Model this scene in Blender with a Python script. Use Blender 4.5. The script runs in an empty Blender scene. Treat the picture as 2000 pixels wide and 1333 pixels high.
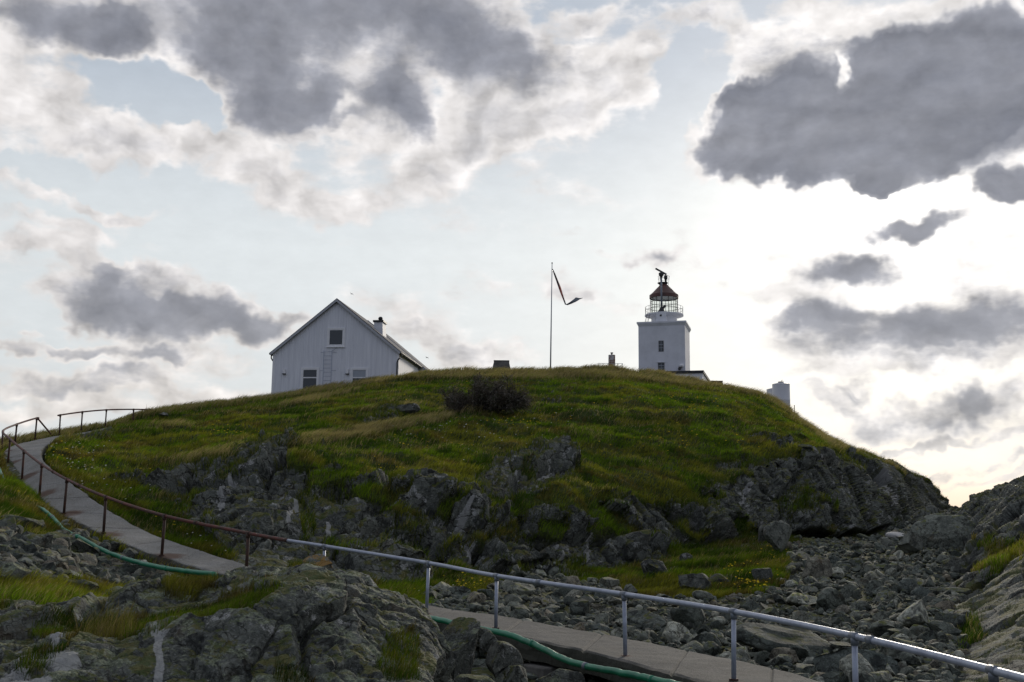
import bpy, math, random
import numpy as np
from mathutils import Vector, Matrix, Euler

random.seed(7); rng = np.random.default_rng(7)
scn = bpy.context.scene
R = math.radians

# ---------------------------------------------------------------- camera
LENS = 40.0; PITCH = R(9.3); ROLL = R(0.65); W0, H0 = 2000.0, 1333.0
FPX = LENS / 36.0 * W0
cd = bpy.data.cameras.new('camera'); cam = bpy.data.objects.new('camera', cd)
scn.collection.objects.link(cam); scn.camera = cam
cd.lens = LENS; cd.sensor_width = 36.0; cd.clip_start = 0.1; cd.clip_end = 30000
CAMM = Matrix.Rotation(R(90) + PITCH, 4, 'X') @ Matrix.Rotation(ROLL, 4, 'Z')
cam.matrix_world = CAMM
M3 = np.array([list(r) for r in CAMM.to_3x3()])

def ray(px, py):
    px = np.asarray(px, float); py = np.asarray(py, float)
    v = np.stack([(px - W0 / 2) / FPX, (H0 / 2 - py) / FPX, -np.ones_like(px)], -1)
    return v @ M3.T
def P(px, py, d):
    """world point seen in direction px,py at a distance d along world Y"""
    r = ray(px, py); return r / r[..., 1:2] * np.asarray(d, float)[..., None]
def PV(px, py, d): return Vector([float(c) for c in P(px, py, d)])
def proj(p):
    q = np.asarray(p, float) @ M3
    z = np.maximum(-q[..., 2], 1e-3)
    return q[..., 0] / z * FPX + W0 / 2, H0 / 2 - q[..., 1] / z * FPX
def PYZ(px, z, d):
    """image row of height z at distance d in column px"""
    px = np.asarray(px, float)
    py = np.full_like(px, 1030.0)
    for _ in range(8):
        zz = P(px, py, np.broadcast_to(d, px.shape))[..., 2]
        py = py + (zz - z) * FPX / np.asarray(d, float) * 0.97
    return py

# ---------------------------------------------------------------- sun
SUN_PX, SUN_PY = 1760, 380
sr = ray(SUN_PX, SUN_PY); sr = sr / np.linalg.norm(sr)
SUN_EL = math.asin(sr[2]); SUN_AZ = math.atan2(sr[0], sr[1])
sl = bpy.data.lights.new('sun', 'SUN'); sl.energy = 1.7; sl.angle = R(10); sl.color = (1.0, 0.90, 0.76)
sun = bpy.data.objects.new('sun', sl); scn.collection.objects.link(sun)
sun.rotation_euler = Vector([-float(c) for c in sr]).to_track_quat('-Z', 'Y').to_euler()

# ---------------------------------------------------------------- world
wd = bpy.data.worlds.new('World'); scn.world = wd; wd.use_nodes = True
nt = wd.node_tree; nt.nodes.clear()
class NG:
    """tiny node-graph writer"""
    def __init__(s, nt): s.nt = nt
    def n(s, t, **kw):
        o = s.nt.nodes.new(t)
        for k, v in kw.items(): setattr(o, k, v)
        return o
    def put(s, sock, v):
        if hasattr(v, 'is_output') or isinstance(v, bpy.types.NodeSocket): s.nt.links.new(v, sock)
        else: sock.default_value = v
    def m(s, op, a, b=0.0, c=0.0, clamp=False):
        o = s.n('ShaderNodeMath', operation=op); o.use_clamp = clamp
        s.put(o.inputs[0], a); s.put(o.inputs[1], b); s.put(o.inputs[2], c); return o.outputs[0]
    def vm(s, op, a, b=(0, 0, 0), out=0):
        o = s.n('ShaderNodeVectorMath', operation=op); s.put(o.inputs[0], a)
        if op == 'SCALE': s.put(o.inputs['Scale'], b)
        else: s.put(o.inputs[1], b)
        return o.outputs['Value'] if op in ('LENGTH', 'DOT_PRODUCT', 'DISTANCE') else o.outputs[0]
    def noise(s, vec, scale, detail=5, rough=0.55, dist=0.0, out='Fac', dims='3D'):
        o = s.n('ShaderNodeTexNoise', noise_dimensions=dims)
        if vec is not None: s.put(o.inputs['Vector'], vec)
        o.inputs['Scale'].default_value = scale; o.inputs['Detail'].default_value = detail
        o.inputs['Roughness'].default_value = rough; o.inputs['Distortion'].default_value = dist
        return o.outputs[out]
    def ramp(s, fac, stops, interp='LINEAR'):
        o = s.n('ShaderNodeValToRGB'); s.put(o.inputs[0], fac); cr = o.color_ramp; cr.interpolation = interp
        while len(cr.elements) < len(stops): cr.elements.new(0.5)
        for e, (p, c) in zip(cr.elements, stops):
            e.position = p; e.color = (c, c, c, 1) if isinstance(c, (int, float)) else (*c, 1)
        return o.outputs[0]
    def mix(s, f, a, b, mode='MIX'):
        o = s.n('ShaderNodeMix', data_type='RGBA', blend_type=mode); s.put(o.inputs[0], f)
        for k, v in ((6, a), (7, b)):
            s.put(o.inputs[k], v if not isinstance(v, tuple) else (*v[:3], 1))
        return o.outputs[2]
    def mr(s, v, a, b, c=0.0, d=1.0, smooth=True):
        o = s.n('ShaderNodeMapRange'); o.interpolation_type = 'SMOOTHSTEP' if smooth else 'LINEAR'
        s.put(o.inputs[0], v)
        for i, q in enumerate((a, b, c, d)): o.inputs[i + 1].default_value = q
        return o.outputs[0]
    def xyz(s, x, y, z=0.0):
        o = s.n('ShaderNodeCombineXYZ'); s.put(o.inputs[0], x); s.put(o.inputs[1], y); s.put(o.inputs[2], z); return o.outputs[0]
    def sep(s, v):
        o = s.n('ShaderNodeSeparateXYZ'); s.put(o.inputs[0], v); return o.outputs

g = NG(nt)
sky = g.n('ShaderNodeTexSky', sky_type='NISHITA'); sky.sun_disc = False
sky.sun_elevation = SUN_EL; sky.sun_rotation = SUN_AZ; sky.dust_density = 1.0; sky.ozone_density = 1.5
tc = g.n('ShaderNodeTexCoord').outputs['Generated']
dx, dy, dz = g.sep(g.vm('NORMALIZE', tc))
az = g.m('ARCTAN2', dx, dy); el = g.m('ARCSINE', dz)
def azel(px, py):
    r = ray(px, py); r = r / np.linalg.norm(r); return math.atan2(r[0], r[1]), math.asin(r[2])
K1 = 1 / FPX
# rounded billow warp plus fine warp of the direction before the cloud masses are measured
base = g.xyz(az, el)
w1 = g.noise(base, 7.0, 1, 0.5, out='Color', dims='2D'); w2 = g.noise(base, 26.0, 3, 0.6, out='Color', dims='2D')
w1 = g.vm('SUBTRACT', w1, (0.5, 0.5, 0.5)); w2 = g.vm('SUBTRACT', w2, (0.5, 0.5, 0.5))
wp = g.vm('ADD', base, g.vm('ADD', g.vm('MULTIPLY', w1, (0.10, 0.06, 0)), g.vm('MULTIPLY', w2, (0.042, 0.034, 0))))
# cloud masses: px, py, half-width, half-height, weight, softness
CL = [
 # grey masses along the top
 (560, 70, 480, 150, .12), (120, 10, 190, 60, .75), (180, 70, 160, 50, .35), (250, 50, 60, 50, .45), (430, 110, 75, 130, .50), (520, 120, 140, 120, .46), (600, 20, 260, 70, .48), (850, 30, 240, 75, .70), (960, 100, 120, 60, .50), (540, 215, 130, 60, .55), (680, 160, 160, 60, .3),
 (790, 195, 80, 58, .72), (760, 230, 100, 40, .3), (1290, 40, 90, 45, .55), (1420, 30, 70, 50, .5), (1160, 20, 80, 30, .3), (1060, 120, 70, 50, .3),
 # dark backlit cloud near the sun
 (1500, 245, 145, 88, 1.35, .62), (1440, 210, 60, 50, .7, .5), (1600, 290, 90, 55, .8, .5), (1760, 215, 150, 115, 1.35, .62), (1880, 140, 130, 85, 1.2, .6), (1950, 200, 90, 70, .8, .4), (1700, 320, 45, 38, .8, .5), (1500, 105, 120, 30, .55), (1640, 120, 90, 26, .45), (1900, 300, 90, 30, .40),
 (1970, 355, 62, 42, 1.1, .5),
 (1780, 675, 230, 52, .80), (1640, 630, 90, 34, .5), (1930, 640, 120, 70, .55), (1500, 652, 80, 16, .5), (1860, 735, 120, 16, .4),
 (1780, 442, 100, 24, .78), (1710, 532, 110, 36, .85),
 (180, 595, 115, 40, .72), (390, 648, 190, 42, .80), (540, 655, 80, 30, .5), (300, 615, 150, 36, .35), (220, 540, 110, 34, .34), (400, 590, 120, 34, .34), (185, 525, 36, 26, .3), (300, 545, 90, 30, .3), (460, 585, 30, 22, .3),
 (110, 678, 90, 14, .60), (290, 705, 90, 14, .60), (130, 745, 220, 20, .36), (190, 730, 60, 16, .3),
 (1200, 480, 110, 22, .56), (1060, 560, 80, 34, .32), (880, 670, 50, 34, .34), (970, 690, 50, 30, .34), (780, 655, 50, 34, .28), (1310, 470, 60, 20, .4), (1330, 510, 160, 30, .28), (1120, 590, 120, 24, .26),
 (1845, 815, 55, 26, .62), (1890, 790, 22, 24, .5), (1620, 800, 60, 18, .45), (1680, 780, 34, 10, .45), (1960, 800, 40, 26, .45), (1720, 820, 60, 18, .45),
 (1850, 905, 280, 11, .46), (1700, 862, 280, 8, .36), (1960, 935, 160, 12, .46), (1600, 880, 200, 7, .3),
]
# bright thin cloud, too thin to shade itself
WL = [
 (90, 130, 120, 90, .40), (90, 240, 130, 70, .42), (230, 270, 120, 45, .40), (330, 60, 40, 70, .42), (430, 300, 150, 34, .40), (560, 330, 130, 40, .42), (650, 390, 110, 34, .34), (700, 105, 110, 34, .25), (700, 260, 70, 50, .40), (880, 280, 110, 60, .42), (960, 190, 70, 70, .42), (790, 330, 80, 40, .34),
 (1080, 180, 110, 90, .42), (1180, 150, 60, 60, .36), (1040, 250, 90, 40, .36), (1330, 260, 50, 40, .42), (1400, 330, 70, 24, .42), (1900, 260, 70, 40, .42), (1940, 310, 50, 30, .36), (1800, 45, 160, 40, .42), (1540, 55, 130, 40, .42), (1560, 160, 60, 30, .38), (1620, 190, 14, 34, .1), (1240, 90, 60, 40, .3),
 (120, 390, 110, 16, .34), (260, 410, 70, 12, .32), (90, 440, 120, 16, .34), (60, 480, 110, 22, .34), (150, 515, 110, 14, .3), (1050, 460, 90, 24, .3), (1480, 590, 160, 26, .26), (1500, 440, 200, 60, .2), (1600, 580, 120, 30, .3), (1960, 520, 60, 40, .26), (700, 600, 120, 30, .2), (300, 770, 250, 18, .26), (150, 800, 260, 18, .26), (1730, 750, 200, 20, .3), (450, 730, 120, 20, .24),
]
def blob(a, e, hw, hh):
    sx, sy = FPX / hw / 1.25, FPX / hh / 1.25
    o = g.n('ShaderNodeVectorMath', operation='MULTIPLY_ADD'); g.put(o.inputs[0], wp); o.inputs[1].default_value = (sx, sy, 0); o.inputs[2].default_value = (-a * sx, -e * sy, 0)
    return g.vm('LENGTH', o.outputs[0])
# open sky left between them
HO = [(265, 175, 70, 55, .50), (345, 225, 34, 36, .55), (165, 120, 60, 16, .15), (1310, 190, 75, 75, .55), (1310, 280, 20, 20, .2), (120, 345, 160, 22, .3), (640, 215, 40, 16, .45), (600, 250, 60, 10, .2), (1612, 185, 16, 38, 1.1), (850, 480, 350, 60, .12), (330, 480, 200, 40, .15), (1700, 400, 170, 34, .3)]
st = g.vm('MULTIPLY', base, (1.0, 2.2, 1))
nf = g.noise(st, 9.0, 6, 0.58, 0.0, dims='2D'); nb = g.noise(st, 3.2, 2, 0.5, dims='2D')
# outside the photographed quarter of the sky the cloud cover carries on as plain broken cloud
away = g.mr(g.m('ABSOLUTE', az), 0.50, 0.75); high = g.mr(el, 0.47, 0.62); outw = g.m('MAXIMUM', away, high)
far_c = g.m('MULTIPLY', g.mr(g.noise(tc, 2.2, 4, 0.6), 0.42, 0.70, 0.0, 1.0), outw)
# billow relief: how much the cloud thins out towards the sun
sdir = g.vm('NORMALIZE', g.vm('SUBTRACT', (SUN_AZ, SUN_EL * 2.2, 0.0), st))
st2 = g.vm('ADD', g.vm('MULTIPLY', base, (1.0, 1.5, 1)), g.vm('MULTIPLY', w2, (0.02, 0.02, 0)))
nr0 = g.noise(st2, 13.0, 4, 0.55, dims='2D'); nr1 = g.noise(g.vm('ADD', st2, g.vm('SCALE', sdir, 0.016)), 13.0, 4, 0.55, dims='2D')
relief = g.m('SUBTRACT', nr0, nr1)
nd = g.noise(g.vm('ADD', st, (3.1, 1.7, 0)), 30.0, 3, 0.6, dims='2D')

def sky_band(a0, a1):
    """background shader for directions between two azimuths; holds only the cloud masses that reach there"""
    tot = None
    for lst, inner, sgn in ((CL, 0.25, 'ADD'), (HO, 0.2, 'SUBTRACT')):
        for (px, py, hw, hh, wt, *sf) in lst:
            a, e = azel(px, py); reach = hw * 1.6 / FPX + 0.075
            if a + reach < a0 or a - reach > a1: continue
            c = g.mr(blob(a, e, hw, hh), sf[0] if sf else inner, 1.08 if sf else 1.25, wt, 0.0)
            tot = c if tot is None else g.m(sgn, tot, c)
    if tot is None: tot = g.m('ADD', 0.0, 0.0)
    wht = g.m('ADD', 0.0, 0.0)
    for (px, py, hw, hh, wt) in WL:
        a, e = azel(px, py); reach = hw * 1.6 / FPX + 0.075
        if a + reach < a0 or a - reach > a1: continue
        wht = g.m('ADD', wht, g.mr(blob(a, e, hw, hh), 0.3, 1.25, wt, 0.0))
    tot = g.m('MINIMUM', tot, 1.3)
    amp = g.mr(tot, 0.0, 0.5, 0.75, 1.25)
    dens = g.m('ADD', g.m('ADD', tot, g.m('MINIMUM', wht, 0.7)), far_c)
    dens = g.m('ADD', dens, g.m('MULTIPLY', g.m('MULTIPLY', g.m('SUBTRACT', nf, 0.5), 1.45), amp))
    dens = g.m('ADD', dens, g.m('MULTIPLY', g.m('SUBTRACT', nb, 0.5), 0.6))
    dens = g.m('ADD', dens, g.m('MULTIPLY', g.m('SUBTRACT', nd, 0.5), 0.35))
    dsoft = g.m('ADD', tot, far_c)
    dsoft = g.m('ADD', dsoft, g.m('MULTIPLY', g.m('SUBTRACT', nf, 0.5), 1.05))
    dsoft = g.m('ADD', dsoft, g.m('MULTIPLY', g.m('SUBTRACT', nb, 0.5), 0.5))
    dsoft = g.m('ADD', dsoft, g.m('MULTIPLY', g.m('SUBTRACT', nd, 0.5), 0.34))
    # light round the hidden sun
    sd = g.vm('DOT_PRODUCT', g.vm('NORMALIZE', tc), tuple(float(c) for c in sr))
    ang = g.m('ARCCOSINE', g.m('MINIMUM', sd, 0.99999))
    glow = g.m('POWER', 2.718, g.m('MULTIPLY', ang, -3.0)); glow2 = g.m('POWER', 2.718, g.m('MULTIPLY', ang, -15.0))
    glw = g.m('ADD', g.m('MULTIPLY', glow, 0.13), g.m('MULTIPLY', glow2, 0.72))
    back = g.mr(ang, 0.5, 2.2, 1.0, 0.62)
    lowf = g.mr(el, 0.0, 0.26, 1.0, 0.0)
    clear = g.mix(0.55, g.vm('SCALE', sky.outputs[0], 0.10), (0.62, 0.70, 0.78))
    clear = g.mix(lowf, g.mix(g.mr(el, 0.22, 0.44), (0.76, 0.80, 0.815), (0.44, 0.50, 0.585)), (0.70, 0.72, 0.74))
    clear = g.mix(0.10, clear, g.vm('SCALE', sky.outputs[0], 0.10))
    thin = g.mix(lowf, (0.78, 0.755, 0.75), (0.80, 0.76, 0.72))
    mid = g.mix(lowf, (0.335, 0.345, 0.39), (0.45, 0.45, 0.465))
    thick = g.mix(lowf, (0.15, 0.163, 0.205), (0.30, 0.305, 0.32))
    thin = g.mix(g.mr(dens, 0.42, 1.0, 0.0, 0.75), thin, (0.50, 0.50, 0.53))
    c1 = g.mix(g.mr(dens, 0.0, 0.40), clear, thin)
    c2 = g.mix(g.mr(dsoft, 0.28, 0.84, smooth=False), c1, mid)
    skyc = g.mix(g.mr(dsoft, 0.75, 1.75, smooth=False), c2, thick)
    # warm strip low over the sea on the sun's side
    warm = g.m('MULTIPLY', g.mr(el, 0.0, 0.06, 1.0, 0.0), g.mr(g.m('ABSOLUTE', g.m('SUBTRACT', az, 0.42)), 0.05, 0.55, 1.0, 0.0))
    skyc = g.mix(g.m('MULTIPLY', warm, 0.8), skyc, (0.86, 0.66, 0.47))
    thinness = g.mr(dsoft, 0.36, 0.80, 1.0, 0.07)
    add = g.vm('SCALE', g.xyz(1.0, 0.965, 0.90), g.m('MULTIPLY', glw, thinness))
    lum = g.m('ADD', g.mr(nd, 0.25, 0.75, 0.97, 1.03, False), g.m('MULTIPLY', relief, g.m('MULTIPLY', g.mr(dens, 0.0, 0.45, 0.0, 1.45), g.mr(dsoft, 0.5, 1.1, 1.0, 0.62))))
    skyc = g.vm('MULTIPLY', g.vm('SCALE', g.vm('ADD', g.vm('SCALE', skyc, lum), add), back), g.mix(g.mr(ang, 0.9, 2.2), (1.0, 1.0, 1.0), (0.93, 1.0, 1.20)))
    ground_side = g.mr(el, -0.05, 0.0, 0.0, 1.0)
    skyc = g.mix(ground_side, (0.10, 0.12, 0.13), skyc)
    bg = g.n('ShaderNodeBackground'); g.put(bg.inputs[0], skyc); bg.inputs[1].default_value = 1.0
    return bg.outputs[0]
def pick(f, a, b):
    m = g.n('ShaderNodeMixShader'); g.put(m.inputs[0], f); nt.links.new(a, m.inputs[1]); nt.links.new(b, m.inputs[2]); return m.outputs[0]
AB = [-0.20, 0.0, 0.20]
s01 = pick(g.m('GREATER_THAN', az, AB[0]), sky_band(-9, AB[0]), sky_band(AB[0], AB[1]))
s23 = pick(g.m('GREATER_THAN', az, AB[2]), sky_band(AB[1], AB[2]), sky_band(AB[2], 9))
inn = pick(g.m('GREATER_THAN', az, AB[1]), s01, s23)
outer = g.m('MAXIMUM', g.m('GREATER_THAN', g.m('ABSOLUTE', az), 0.85), g.m('GREATER_THAN', el, 0.75))
fin = pick(outer, inn, sky_band(20, 30))
wo = g.n('ShaderNodeOutputWorld'); nt.links.new(fin, wo.inputs[0])
vs = scn.view_settings; vs.view_transform = 'Standard'; vs.look = 'None'; vs.exposure = 0.0; vs.gamma = 1.0
try: vs.use_curve_mapping = False
except Exception: pass

# ---------------------------------------------------------------- noise in numpy
def _h(ix, iy, iz, s):
    n = (ix.astype(np.int64) * 374761393 + iy.astype(np.int64) * 668265263 + iz.astype(np.int64) * 2147483647 + s * 974634777) & 0xffffffff
    n = ((n ^ (n >> 13)) * 1274126177) & 0xffffffff
    n = (n ^ (n >> 16)) * 2246822519 & 0xffffffff
    return ((n ^ (n >> 15)) & 0xffffff).astype(np.float32) / 16777216.0
def vn(p, s=0):
    i = np.floor(p).astype(np.int64); f = (p - i).astype(np.float32); f = f * f * f * (f * (f * 6 - 15) + 10)
    r = 0
    for a in (0, 1):
        for b in (0, 1):
            for c in (0, 1):
                w = (f[:, 0] if a else 1 - f[:, 0]) * (f[:, 1] if b else 1 - f[:, 1]) * (f[:, 2] if c else 1 - f[:, 2])
                r = r + w * _h(i[:, 0] + a, i[:, 1] + b, i[:, 2] + c, s)
    return r
def fbm(p, sc, o=5, s=0, g_=0.5, ridge=False):
    r = 0; a = 1; t = 0; q = p * sc
    for k in range(o):
        n = vn(q, s + k * 17)
        if ridge: n = 1 - np.abs(2 * n - 1)
        r = r + a * n; t += a; a *= g_; q = q * 2.03 + 11.7
    return r / t
def worley(p, s=0):
    """nearest cell: F1, F2, cell hash x3, offset from the cell point"""
    i0 = np.floor(p).astype(np.int64); N = len(p)
    F1 = np.full(N, 9.0, np.float32); F2 = F1.copy(); best = np.zeros((N, 3), np.int64); off = np.zeros((N, 3), np.float32)
    for a in (-1, 0, 1):
        for b in (-1, 0, 1):
            for c in (-1, 0, 1):
                j = i0 + np.array([a, b, c])
                q = np.stack([j[:, k] + _h(j[:, 0], j[:, 1], j[:, 2], s + k + 1) for k in range(3)], -1)
                o = (p - q).astype(np.float32); d = np.sqrt((o * o).sum(-1))
                nb_ = d < F1
                F2 = np.where(nb_, F1, np.minimum(F2, d)); F1 = np.where(nb_, d, F1)
                best[nb_] = j[nb_]; off[nb_] = o[nb_]
    h = np.stack([_h(best[:, 0], best[:, 1], best[:, 2], s + 50 + k) for k in range(3)], -1)
    return F1, F2, h, off
def facet(p, sc, s=0, stretch=(1, 1, 1), crack=0.12, tilt=1.0):
    """blocky rock relief, about -1..1, with grooves along the joints"""
    q = p * sc * np.array(stretch)
    q = q + (fbm(p, sc * 1.3, 3, s + 5)[:, None] - 0.5) * 0.7
    F1, F2, h, off = worley(q, s)
    r = ((h - 0.5) * 2 * off).sum(-1) * tilt + (h[:, 0] - 0.5) * 0.8
    gr = np.clip((F2 - F1) / crack, 0, 1)
    return r - (1 - gr * gr * (3 - 2 * gr)) * 0.55
def sstep(x, a, b):
    t = np.clip((x - a) / (b - a), 0, 1); return t * t * (3 - 2 * t)
def inpoly(x, y, poly):
    r = np.zeros(x.shape, bool); n = len(poly)
    for i in range(n):
        x0, y0 = poly[i]; x1, y1 = poly[(i + 1) % n]
        c = ((y0 > y) != (y1 > y)) & (x < (x1 - x0) * (y - y0) / ((y1 - y0) or 1e-9) + x0)
        r ^= c
    return r
def polydist(x, y, poly):
    """signed distance in px, negative inside"""
    d = np.full(x.shape, 1e9); n = len(poly)
    for i in range(n):
        ax, ay = poly[i]; bx, by = poly[(i + 1) % n]
        vx, vy = bx - ax, by - ay; t = np.clip(((x - ax) * vx + (y - ay) * vy) / (vx * vx + vy * vy + 1e-9), 0, 1)
        d = np.minimum(d, np.hypot(x - ax - t * vx, y - ay - t * vy))
    return np.where(inpoly(x, y, poly), -d, d)

# ---------------------------------------------------------------- object helpers
COL = scn.collection
def tag(o, label=None, cat=None, group=None, kind=None):
    if label: o['label'] = label
    if cat: o['category'] = cat
    if group: o['group'] = group
    if kind: o['kind'] = kind
    return o
def link(o, parent=None):
    COL.objects.link(o)
    if parent is not None: o.parent = parent
    return o
def empty(name, loc, rz=0.0, **kw):
    o = bpy.data.objects.new(name, None); o.location = loc; o.rotation_euler = (0, 0, rz); o.empty_display_size = .3
    COL.objects.link(o); return tag(o, **kw)
def npmesh(name, V, loops, starts, totals, mat, smooth=False, attrs=None, parent=None):
    me = bpy.data.meshes.new(name)
    V = np.ascontiguousarray(V, np.float32); me.vertices.add(len(V)); me.vertices.foreach_set('co', V.ravel())
    me.loops.add(len(loops)); me.loops.foreach_set('vertex_index', np.ascontiguousarray(loops, np.int32))
    me.polygons.add(len(starts)); me.polygons.foreach_set('loop_start', np.ascontiguousarray(starts, np.int32))
    try: me.polygons.foreach_set('loop_total', np.ascontiguousarray(totals, np.int32))
    except Exception: pass
    me.polygons.foreach_set('use_smooth', np.full(len(starts), smooth))
    for k, a in (attrs or {}).items():
        a = np.ascontiguousarray(a, np.float32)
        if a.ndim == 1: at = me.attributes.new(k, 'FLOAT', 'POINT'); at.data.foreach_set('value', a)
        else: at = me.attributes.new(k, 'FLOAT_VECTOR', 'POINT'); at.data.foreach_set('vector', a.ravel())
    me.update(calc_edges=True); me.materials.append(mat)
    o = bpy.data.objects.new(name, me); return link(o, parent)
def gridmesh(name, G, mat, attrs=None, smooth=True, keep=None):
    n, m = G.shape[:2]; idx = np.arange(n * m).reshape(n, m)
    q = np.stack([idx[:-1, :-1], idx[:-1, 1:], idx[1:, 1:], idx[1:, :-1]], -1).reshape(-1, 4)
    if keep is not None:
        q = q[keep[:-1, :-1].ravel()]
    k = len(q)
    at = {a: b.reshape(n * m, -1) if b.ndim == 3 else b.reshape(-1) for a, b in (attrs or {}).items()}
    return npmesh(name, G.reshape(-1, 3), q.ravel(), np.arange(k) * 4, np.full(k, 4), mat, smooth, at)
def gnormals(G):
    du = np.gradient(G, axis=1); dv = np.gradient(G, axis=0)
    n = np.cross(du, dv); return n / (np.linalg.norm(n, axis=-1, keepdims=True) + 1e-9)

class MB:
    def __init__(s): s.v = []; s.f = []
    def add(s, vs, fs):
        k = len(s.v); s.v += [tuple(v) for v in vs]; s.f += [tuple(i + k for i in f) for f in fs]; return s
    def box(s, x0, x1, y0, y1, z0, z1):
        v = [(x, y, z) for x in (x0, x1) for y in (y0, y1) for z in (z0, z1)]
        return s.add(v, [(0, 1, 3, 2), (4, 6, 7, 5), (0, 4, 5, 1), (2, 3, 7, 6), (0, 2, 6, 4), (1, 5, 7, 3)])
    def hexa(s, b, t):     # bottom and top quads
        return s.add(list(b) + list(t), [(3, 2, 1, 0), (4, 5, 6, 7)] + [(i, (i + 1) % 4, 4 + (i + 1) % 4, 4 + i) for i in range(4)])
    def tube(s, pts, r, n=8, r2=None, cap=True):
        pts = [Vector(p) for p in pts]; m = len(pts); rings = []
        up = None
        for i, p in enumerate(pts):
            t = (pts[min(i + 1, m - 1)] - pts[max(i - 1, 0)]).normalized()
            if up is None: up = Vector((0, 0, 1)) if abs(t.z) < 0.9 else Vector((1, 0, 0))
            a = (up - t * up.dot(t)).normalized(); b = t.cross(a); up = a
            rr = r if r2 is None else r + (r2 - r) * i / max(m - 1, 1)
            rings.append([p + (a * math.cos(2 * math.pi * k / n) + b * math.sin(2 * math.pi * k / n)) * rr for k in range(n)])
        v = [q for g_ in rings for q in g_]; f = []
        for i in range(m - 1):
            for k in range(n): f.append((i * n + k, i * n + (k + 1) % n, (i + 1) * n + (k + 1) % n, (i + 1) * n + k))
        if cap: f += [tuple(range(n - 1, -1, -1)), tuple((m - 1) * n + k for k in range(n))]
        return s.add(v, f)
    def lathe(s, prof, c=(0, 0, 0), n=32, cap=False):
        v = []; f = []; m = len(prof)
        for (r, z) in prof:
            for k in range(n):
                a = 2 * math.pi * k / n; v.append((c[0] + r * math.cos(a), c[1] + r * math.sin(a), c[2] + z))
        for i in range(m - 1):
            for k in range(n): f.append((i * n + k, i * n + (k + 1) % n, (i + 1) * n + (k + 1) % n, (i + 1) * n + k))
        if cap: f += [tuple(range(n - 1, -1, -1)), tuple((m - 1) * n + k for k in range(n))]
        return s.add(v, f)
    def prism(s, poly, y0, y1):      # xz outline pushed along y
        n = len(poly); v = [(x, y0, z) for x, z in poly] + [(x, y1, z) for x, z in poly]
        return s.add(v, [tuple(range(n)), tuple(range(2 * n - 1, n - 1, -1))] + [((i + 1) % n, i, n + i, n + (i + 1) % n) for i in range(n)])
    def build(s, name, mat, parent=None, smooth=False, bevel=0.0):
        me = bpy.data.meshes.new(name); me.from_pydata(s.v, [], s.f); me.update()
        if smooth: me.polygons.foreach_set('use_smooth', [True] * len(me.polygons))
        me.materials.append(mat); o = bpy.data.objects.new(name, me); link(o, parent)
        if bevel:
            b = o.modifiers.new('bevel', 'BEVEL'); b.width = bevel; b.segments = 2; b.limit_method = 'ANGLE'
        return o

# ---------------------------------------------------------------- materials
def mat(name):
    m = bpy.data.materials.new(name); m.use_nodes = True; nt = m.node_tree; nt.nodes.clear()
    g = NG(nt); out = g.n('ShaderNodeOutputMaterial'); b = g.n('ShaderNodeBsdfPrincipled')
    nt.links.new(b.outputs[0], out.inputs[0]); return m, g, b, out
def bump(g, b, h, strength, dist):
    o = g.n('ShaderNodeBump'); o.inputs['Strength'].default_value = strength; o.inputs['Distance'].default_value = dist
    g.put(o.inputs['Height'], h); g.nt.links.new(o.outputs[0], b.inputs['Normal']); return o
def attr(g, name, out='Fac'):
    a = g.n('ShaderNodeAttribute'); a.attribute_name = name; return a.outputs[out]

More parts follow.
